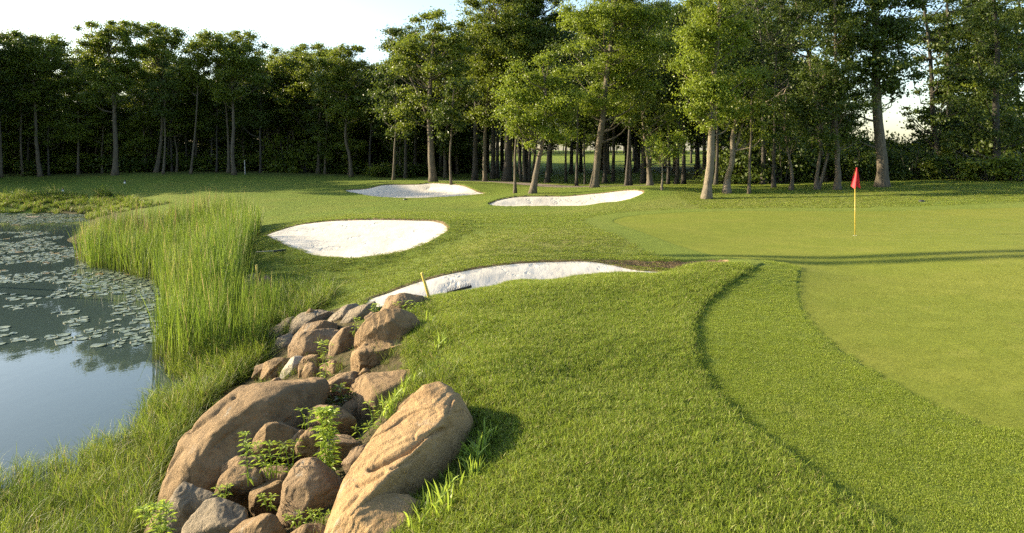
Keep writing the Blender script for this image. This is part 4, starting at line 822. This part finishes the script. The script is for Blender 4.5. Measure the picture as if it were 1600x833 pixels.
# --- deeper wood: one of each kind, then copies
def generic(seed, h, leafm, bark, low=.35, wide=.24, dens=210, leaf=.2):
    g = np.random.default_rng(seed); tp = [np.array([g.normal(0, .02*h*t), g.normal(0, .02*h*t), h*t*.92]) for t in (0, .25, .5, .75, 1)]
    lb = [(np.array([g.normal(0, .09*h), g.normal(0, .09*h), h*g.uniform(low, .93)]), h*wide*.5*g.uniform(.7, 1.2), h*wide*.5*g.uniform(.7, 1.2), h*.085*g.uniform(.8, 1.3)) for _ in range(11)]
    lb.append((np.array([0, 0, h*.93]), h*.09, h*.09, h*.07))
    return tree_meshes(tp, .012*h, .003*h, lb, seed, dens, leaf, .5, (.7, 1.3), .6, .45), leafm, bark
KINDS = [generic(41, 15, 'leaf_dark', 'bark_dark'), generic(42, 15, 'leaf_mid', 'bark'), generic(43, 15, 'leaf_dark', 'bark', .25), generic(44, 15, 'leaf_mid', 'bark_dark', .3), generic(45, 15, 'leaf_dark', 'bark_dark', .45), generic(46, 15, 'leaf_mid', 'bark', .2, .28)]
KM = [(a[0].mesh('trunk', M[c], True), a[1].mesh('crown', M[b], False)) for (a, b, c) in KINDS]
def plant_copy(k, x, y, h, rz, label, group, name='tree'):
    e = empty(name, (x, y, hz(x, y)-.05)); e.scale = (h/15,)*3; e.rotation_euler = (0, 0, rz); tag(e, label, 'tree', group)
    link('trunk', KM[k][0], e); link('crown', KM[k][1], e); return e
g2 = np.random.default_rng(77)
def wood(n, x0, x1, y0, y1, hfun, label, group, cond=None, mind=2.6, zigzag=None):
    got = []; tries = 0
    while len(got) < n and tries < n*40:
        tries += 1; x, y = g2.uniform(x0, x1), g2.uniform(y0, y1)
        if cond and not cond(x, y): continue
        if any((x-a)**2+(y-b)**2 < mind**2 for a, b in got): continue
        got.append((x, y)); plant_copy(int(g2.integers(6)), x, y, hfun(x, y)*g2.uniform(.86, 1.1), g2.uniform(0, 6.28), label, group)
# left wood, behind its front row
wood(95, -95, -10, 75, 104, lambda x, y: (14.0 if y < 85 else 13), 'shaded tree crowded behind the front row of the left wood', 'trees inside the shaded left wood', lambda x, y: abs(x/y) < .9)
# middle wood, deeper
wood(26, -18, 3, 64, 92, lambda x, y: 11.5 if x/y < -.16 else (14.5 if x/y < -.05 else 17.5), 'tall shaded tree deep in the wood behind the far bunker', 'trees deep in the middle wood', lambda x, y: abs(x+1) > 0)
wood(24, 3, 34, 62, 84, lambda x, y: 19, 'tall tree deep in the wood behind the lit bunker', 'trees deep behind the lit bunker', lambda x, y: x/y > .04 and x/y < .40 and (x/y > .24 or x/y < .02 or y > 74))
wood(11, 4, 48, 92, 140, lambda x, y: 14, 'single tree standing on the distant sunlit clearing', 'trees on the distant clearing', lambda x, y: x/y < .38, 5)
TW = [twin('wood_tree', a, b) for a, b in KM]
def mass(name, n, x0, x1, y0, y1, h, label, seed, cond, mind=2.):
    g = np.random.default_rng(seed); got = []
    for _ in range(n*40):
        if len(got) >= n: break
        x, y = g.uniform(x0, x1), g.uniform(y0, y1)
        if cond(x, y) and not any((x-a)**2+(y-b)**2 < mind**2 for a, b in got): got.append((x, y))
    q = np.array(got); z = height(q[:, 0], q[:, 1])-.05
    scatter(name, np.column_stack([q, z]), h/15*g.uniform(.8, 1.15, len(q)), TW, seed, label, 'wood')
mass('far_wood', 70, -40, 80, 165, 205, 14, 'far-off wood closing the view beyond the sunlit clearing', 501, lambda x, y: True, 3)
mass('far_thicket', 90, -30, 70, 150, 172, 7, 'low far thicket at the end of the sunlit clearing', 506, lambda x, y: True, 2.2)
mass('young_wood', 130, -105, -9, 77, 125, 9.5, 'dim mass of young trees deep inside the shaded left wood', 502, lambda x, y: -.9 < x/y < -.1)
mass('thicket', 26, -22, -2, 72, 112, 10, 'dim thicket of young trees deep behind the far bunker', 503, lambda x, y: -.24 < x/y < -.035)
mass('wood_beyond_the_pond', 95, -122, -44, 46, 95, 16, 'wood outside the view on the left, beyond the pond', 504, lambda x, y: x/y < -.84 and y > 56-.231*(x+37), 3.0)
wood(8, 14, 40, 48, 60, lambda x, y: 17.5, 'tall tree thickening the right wood behind the flag', 'tall trees behind the right wood', lambda x, y: .27 < x/y < .45 or x/y > .67, 2.4)
wood(18, -70, -14, 72.5, 77, lambda x, y: 11, 'leafy middle-sized tree at the front of the shaded left wood', 'middle-sized trees of the left wood', lambda x, y: -.78 < x/y < -.2, 2.2)
wood(26, 14, 44, 52, 70, lambda x, y: 8.5, 'low young tree between the trunks left of the flag', 'young trees of the right wood', lambda x, y: .30 < x/y < .49, 2.0)
# trees outside the view on the left: wood_beyond_the_pond puts the left wood, fairway and far bunker into shade
for (x, y, h) in [(-28, 24.2, 17.0), (-29, 25.3, 17.4)]:   # unseen slim trees, added and shaped so their shadows band the green
    t_ = [np.array([0, 0, 0]), np.array([.05, 0, h*.5]), np.array([-.05, .05, h])]
    a = tree_meshes(t_, .075, .03, [(np.array([0, 0, q]), .16, .16, .45) for q in np.arange(13.2, h+.6, .42)], int(h*10), 1500, .14, .9, (.35, .6), 2.5, 0)
    make_tree('tree', 'slim unseen tree added to cast shadow bands on the green', (x, y, hz(x, y)), a[0], a[1], 'bark', 'leaf_mid', 'unseen trees added past the pond for their shadows')

# --- bushes
def bush_meshes(seed, w, h, leafm, leaf=.16, dens=260):
    g = np.random.default_rng(seed); tr, cr = MB(), MB()
    for _ in range(9):
        a = g.uniform(0, 6.28); r = w*.4*g.random()**.5; q = np.array([r*math.cos(a), r*math.sin(a), h*g.uniform(.45, .85)])
        tr.tube(open_spline([[q[0]*.2, q[1]*.2, -.1], q*[.6, .6, .5], q], 3), np.linspace(.03, .01, 7), 5)
    for _ in range(16):
        a = g.uniform(0, 6.28); r = w*.45*g.random()**.5; c = np.array([r*math.cos(a), r*math.sin(a), h*g.uniform(.08, .82)*(1-.35*(r/(w*.5))**2)])
        leaves(cr, c, .26*min(w, h)*g.uniform(.7, 1.3), .7, int(dens*w*h/16*1.5), leaf, g, g.random())
    return tr.mesh('stems', M['bark_dark'], True), cr.mesh('foliage', M[leafm], False)
BK = [bush_meshes(60+k, 2.6, 2.2, ('leaf_dark', 'leaf_mid', 'leaf_dark', 'leaf_mid')[k]) for k in range(4)]
BT = [twin('undergrowth_bush', a, b) for a, b in BK]
gq = np.random.default_rng(9); qx = gq.uniform(-88, -5, 260); qy = gq.uniform(77, 96, 260); mk = (qx/qy > -.9) & (qx/qy < -.05)
scatter('undergrowth', np.column_stack([qx[mk], qy[mk], height(qx[mk], qy[mk])]), gq.uniform(1.1, 2.1, mk.sum()), BT, 505, 'dark tangled undergrowth on the floor of the left wood', 'undergrowth')
def bush(k, px, Y, w, h, label, group):
    b = P(px, 300, Y); e = empty('bush', (b[0], Y, hz(b[0], Y))); e.scale = (w/2.6, w/2.6, h/2.2); e.rotation_euler = (0, 0, g2.uniform(0, 6.28)); tag(e, label, 'bush', group)
    link('stems', BK[k][0], e); link('foliage', BK[k][1], e); return e
for (px, Y, w, h, k, lab) in [(1590,38.5,4,2.0,1,'sunlit bush at the right edge of the grass slope'),(1545,39,3.4,1.7,3,'low sunlit bush second from the right edge'),(1500,40.5,3.6,2.0,1,'leafy bush below the second dark trunk'),(1462,42,3.4,2.2,0,'dark bush round the foot of the left-leaning dark trunk'),(1425,42.5,3.2,2.4,2,'dark rounded bush just right of the great oak trunk'),(1345,43,3,2.6,0,'dark bush behind the red flag')]:
    bush(k, px, Y, w, h, lab, 'bushes along the right wood')
for i in range(46):
    px = 1140+i*11+g2.uniform(-10, 10); Y = g2.uniform(44, 52); h = 3.4 if px < 1330 else (3.6 if px < 1500 else 5.5)
    bush(int(g2.integers(4)), px, Y, g2.uniform(3.2, 4.6), h*g2.uniform(.75, 1.15)+(1.6 if Y > 49 else 0)*(px < 1320), 'dense bush massed between the trunks of the right wood', 'undergrowth of the right wood')
for i in range(44):
    px = -20+i*14.5+g2.uniform(-8, 8); Y = g2.uniform(74, 78); big = 1.9 if 440 < px < 510 else 1
    bush(int(g2.integers(4)), px, Y, g2.uniform(3.6, 5.4), g2.uniform(1.6, 2.9)*big, 'dim bush along the foot of the shaded left wood', 'undergrowth of the left wood')
for i in range(7):
    bush(int(g2.integers(4)), 590+i*11+g2.uniform(-6, 6), g2.uniform(66, 72), g2.uniform(3, 4.4), g2.uniform(1.2, 2.0), 'low dim bush in the wood behind the far bunker', 'undergrowth behind the far bunker')
# bare dead limb hanging in front of the right wood
tw = MB(); b0 = P(1204,152,39)
for k, pts in enumerate([[(1197,160),(1215,150),(1232,146),(1246,148)],[(1215,150),(1222,160),(1229,164)],[(1210,153),(1224,140),(1238,132)],[(1220,149),(1235,155),(1240,160)],[(1224,147),(1230,136),(1232,128)],[(1205,157),(1214,164),(1216,172)]]):
    tw.tube(open_spline([P(x, y, 39+.1*k)-b0 for x, y in pts], 4), np.linspace(.05 if k == 0 else .03, .01, 4*(len(pts)-1)+1), 6)
o = link('dead_branch', tw.mesh('dead_branch', M['twig'], True), None, Vector(b0)); tag(o, 'bare dead pale branch caught among the leaves left of the flag', 'branch')
# ------------------------------------------------------------------ leafy weeds between the boulders
def weed(label, base, top, Y, leaf_px, n, mat='leaf_weed', bend=0., stems=1, spread=0):
    k = Y/F; g = np.random.default_rng(int(base[0]*7+base[1])); lw = g.uniform(.06, .14); b0 = P(base[0], base[1], Y); e = empty('leafy_weed', b0); tag(e, label, 'weed', 'leafy weeds growing between the boulders')
    st, lv = MB(), MB()
    for s in range(stems):
        off = (s-(stems-1)/2)*spread; tx = top[0]+off*1.6+g.normal(0, 1); ty = top[1]+abs(off)*.35+g.uniform(0, 4)*(stems > 1)
        pts = open_spline([np.array([0, 0, -.05])+[off*k*.4, 0, 0], P((base[0]+tx)/2+bend*.4, (base[1]+ty)/2, Y-.04)-b0, P(tx, ty, Y-.1+g.normal(0, .05))-b0, P(tx+bend, ty+abs(bend)*.35, Y-.14)-b0], 6)
        st.tube(pts, np.linspace(.006, .002, len(pts)), 5)
        for i in range(n):
            t = .12+.88*(i+.5)/n; j = t*(len(pts)-1); a = pts[int(j)]+(pts[min(int(j)+1, len(pts)-1)]-pts[int(j)])*(j-int(j))
            an = i*2.4+g.normal(0, .3); L = leaf_px*k*(1.15-.55*t)*g.uniform(.75, 1.2); up = .75*t-.15+g.normal(0, .15)
            d = np.array([math.cos(an), math.sin(an), up]); d /= np.linalg.norm(d); sd = np.cross(d, [0, 0, 1]); sd /= np.linalg.norm(sd)+1e-9; w = L*lw
            m1, m2, ep = a+d*L*.35+[0, 0, .04*L], a+d*L*.7-[0, 0, .03*L], a+d*L-[0, 0, .22*L]
            lv.add([a, m1+sd*w, m2+sd*w*.8, ep, m2-sd*w*.8, m1-sd*w], [0,1,2,3,4,5], [6], var=g.random(), clump=t)
    link('stem', st.mesh('stem', M['leaf_weed'], True), e); link('leaves', lv.mesh('leaves', M[mat], False), e); return e
weed('tallest leafy weed, drooping and bright in the middle of the boulders', (514,752), (508,645), 7.15, 22, 90, stems=3, spread=5)
weed('upright feathery weed left of the clump before the round-backed boulder', (388,752), (383,680), 7.05, 15, 34, stems=1)
weed('bushy clump of leafy weeds before the round-backed brown boulder', (425,740), (412,692), 7.2, 17, 28, stems=4, spread=12)
weed('dark-leaved weed at the right side of the bushy clump', (455,735), (452,690), 7.2, 19, 18, 'leaf_mid', stems=2, spread=12)
weed('drooping weed hanging beside the square tan boulder', (505,600), (500,536), 10.3, 16, 40, bend=16)
weed('broad-leaved weed over the dark flat-topped stone', (535,640), (532,606), 9.3, 24, 16, 'leaf_mid', stems=3, spread=16)
weed('slender weed in front of the wide crumbly tan boulder', (590,690), (586,628), 7.75, 15, 26, stems=2, spread=14)
weed('curly weed left of the leaning cracked boulder', (578,705), (575,665), 7.7, 16, 16, stems=3, spread=12)
weed('small light weed at the foot of the rough tan stone', (350,782), (347,758), 6.9, 14, 18, stems=2, spread=9)
weed('small leafy weed on the shaded stone in the middle', (420,790), (418,770), 6.75, 13, 14, stems=2, spread=12)
weed('bright bristly weed in the bottom corner by the pond grass', (262,850), (245,790), 6.3, 22, 44, stems=3, spread=10, bend=-6)
weed('little green shoot standing between the dome boulder and the square one', (553,522), (556,499), 11.2, 10, 22)
weed('dark pointed shrublet between two far boulders', (583,488), (588,473), 12.6, 8, 24, stems=2, spread=3)
weed('yellow-green sprout on the boulder below the leaning yellow stake', (640,488), (637,470), 11.6, 12, 12, stems=3, spread=10)
weed('tiny weed at the foot of the shaded wedge of rock', (470,820), (466,800), 6.2, 12, 14, stems=3, spread=12)
weed('low weed right of the tiny weed at the picture bottom', (500,812), (498,795), 6.3, 11, 14, stems=3, spread=10)
weed('grassy weed at the end of the long humped boulder', (480,672), (478,640), 7.75, 16, 12, stems=2, spread=8)
# ------------------------------------------------------------------ flagstick
pin = G(1336,368,0); zp = hz(pin[0], pin[1]); e = empty('golf_flag', (pin[0], pin[1], zp)); tag(e, 'golf flagstick with a drooping red flag standing in its hole', 'golf flag')
mb = MB(); mb.tube([[0,0,-.12],[0,0,1.5]], .0125, 10); mb.tube([[0,0,1.5],[0,0,2.05]], .010, 10); link('pole', mb.mesh('pole', M['yellow']), e)
mb = MB(); mb.tube([[0,0,.003],[0,0,-.12]], .054, 20, False); link('cup', mb.mesh('cup', M['white']), e)
nu, nv = 17, 15; V = []
for j in range(nv):
    v = j/(nv-1)
    for i in range(nu):
        u = i/(nu-1); wd = .05+.24*v**.8*(1-.15*v); x = -.115*v**.7+u*wd*1.0; y = .045*math.sin(u*9+v*1.5)*(.3+v)
        zt = 2.15-.60*v-.05*u*v+.045*v*math.cos(u*7.5+.8)
        V.append((x+.02*(1-v), y-.016, zt))
V = np.array(V); V2 = V+[0, .004, 0]; q = []
for j in range(nv-1):
    for i in range(nu-1): a = j*nu+i; q += [a, a+1, a+nu+1, a+nu]
mb = MB(); mb.add(V, q, [4]*(len(q)//4)); mb.add(V2, q[::-1], [4]*(len(q)//4)); link('flag', mb.mesh('flag', M['red']), e)
# ------------------------------------------------------------------ stakes, rakes, markers
def stake(label, base, top, Y, r, mat, name='stake'):
    b = P(*base, Y); t = P(*top, Y)-b; z = hz(b[0], b[1]); b[2] = z; u = t/np.linalg.norm(t); mb = MB(); L = np.linalg.norm(t)
    mb.tube([u*-.15, u*0, u*(L-.015), u*(L-.004), u*L], [r, r, r, r*.8, r*.4], 12); o = link(name, mb.mesh(name, M[mat]), None, Vector(b)); tag(o, label, name)
    return o
stake('yellow hazard stake leaning left on the crest before the near bunker', (671,464), (659,422), 12.75, .028, 'yellow')
stake('small upright yellow stake in the grass beside the pond reeds', (402,466), (401,424), 19.0, .03, 'yellow')
stake('thin white stake standing before the shaded left wood', (383,276), (382,254), 70, .045, 'post')
def rake(label, c, ang, up, width, handle_dir, hl, teeth_up=True, mat='wood', tilt=0):
    """c: centre of the head"""
    e = empty('bunker_rake', c); e.rotation_euler = (0, tilt, ang); tag(e, label, 'rake')
    mb = MB(); mb.box((-width/2, -.022, 0), (width/2, .022, .045)); h = link('head', mb.mesh('head', M['black'], False), e)
    mb = MB(); n = 15
    for i in range(n):
        x = -width/2+.02+i*(width-.04)/(n-1)
        if teeth_up: mb.tube([[x, 0, .04], [x+.004, .012, .105]], [.009, .004], 6)
        else: mb.tube([[x, 0, .005], [x, .012, -.05]], [.008, .003], 6)
    link('teeth', mb.mesh('teeth', M['black'], False), e)
    mb = MB(); hd = np.array(handle_dir, float); hd /= np.linalg.norm(hd); mb.tube([[0, 0, .02], hd*hl+[0, 0, .02]], .014, 8); link('handle', mb.mesh('handle', M[mat]), e)
c = P(719,452,13.3); rake('black bunker rake lying with its teeth up on the near bunker edge', (c[0], 13.15, c[2]), 0.0, 0, .50, (-.85, .55, -.12), .9, True, 'black', -.26)
c = np.array([-6.9, 20.6, 0]); c[2] = hz(c[0], c[1])+.09
c = G(437,403,-.93); rake('small dark bunker rake lying on the grass left of the middle bunker', (c[0], c[1], hz(c[0], c[1])+.07), .75, 0, .45, (-1.0, .3, 0), .75, False, 'wood')
def marker(label, px, py, Y):
    b = P(px, py, Y); e = empty('fairway_marker', (b[0], Y, hz(b[0], Y))); tag(e, label, 'marker')
    mb = MB(); mb.tube([[0,0,-.05],[0,0,.10],[0,0,.15]], [.075,.085,.06], 10); link('base', mb.mesh('base', M['white']), e)
    mb = MB(); mb.tube([[0,0,.148],[0,0,.24],[0,0,.30],[0,0,.32]], [.06,.085,.06,.01], 10); link('cap', mb.mesh('cap', M['black']), e)
marker('small white marker with a black top, nearer to the pond', 98, 293, 56)
marker('small white marker with a black top, nearer to the wood', 195, 287, 61)
def lump(name, label, cat, px, py, Y, r):
    b = P(px, py, Y); mb = MB(); a = [0, .35, .75, 1]
    mb.tube([[0,0,-.03],[0,0,.02],[0,0,.06],[0,0,.075]], [r, r, r*.8, r*.2], 14); o = link(name, mb.mesh(name, M['black']), None, (b[0], Y, hz(b[0], Y))); tag(o, label, cat)
lump('sprinkler_head', 'dark round sprinkler head set in the slope right of the flag', 'sprinkler', 1440, 327, 31.5, .14)
lump('drain_cap', 'small dark cap in the grass before the far bunker', 'drain cap', 633, 312, 44.0, .13)

# ------------------------------------------------------------------ camera, sun, sky
cam = bpy.data.cameras.new('camera'); co = bpy.data.objects.new('camera', cam); COL.objects.link(co); SC.camera = co
cam.sensor_fit = 'HORIZONTAL'; cam.sensor_width = 36; cam.lens = F/1600*36; cam.shift_y = -(416.5-HY)/1600; cam.clip_start = .1; cam.clip_end = 6000
co.location = (0, 0, EYE); co.rotation_euler = (PI/2, 0, 0)
sl = bpy.data.lights.new('sun', 'SUN'); sl.energy = 5.0; sl.angle = R(.55); sl.color = (1, .845, .60); so = bpy.data.objects.new('sun', sl); COL.objects.link(so)
so.rotation_euler = TO_SUN.to_track_quat('Z', 'Y').to_euler(); so.location = (-40, 0, 30)
W = bpy.data.worlds.new('World'); SC.world = W; W.use_nodes = True; wn = W.node_tree.nodes
sk = wn.new('ShaderNodeTexSky'); sk.sky_type = 'NISHITA'; sk.sun_disc = False; sk.sun_elevation = SUN_EL; sk.sun_rotation = -(PI/2-SUN_AZ); sk.dust_density = 1.3; sk.air_density = 1.0; sk.ozone_density = 1.2
W.node_tree.links.new(sk.outputs[0], wn['Background'].inputs[0]); wn['Background'].inputs[1].default_value = .115
SC.view_settings.view_transform = 'Standard'; SC.view_settings.look = 'None'; SC.view_settings.exposure = 1.68; SC.view_settings.gamma = 1
SC.render.engine = 'CYCLES'; SC.cycles.max_bounces = 7; SC.cycles.diffuse_bounces = 3; SC.cycles.glossy_bounces = 3; SC.cycles.transmission_bounces = 5; SC.cycles.use_denoising = False
SC.cycles.sample_clamp_indirect = 6; SC.cycles.use_adaptive_sampling = True; SC.cycles.adaptive_threshold = .02
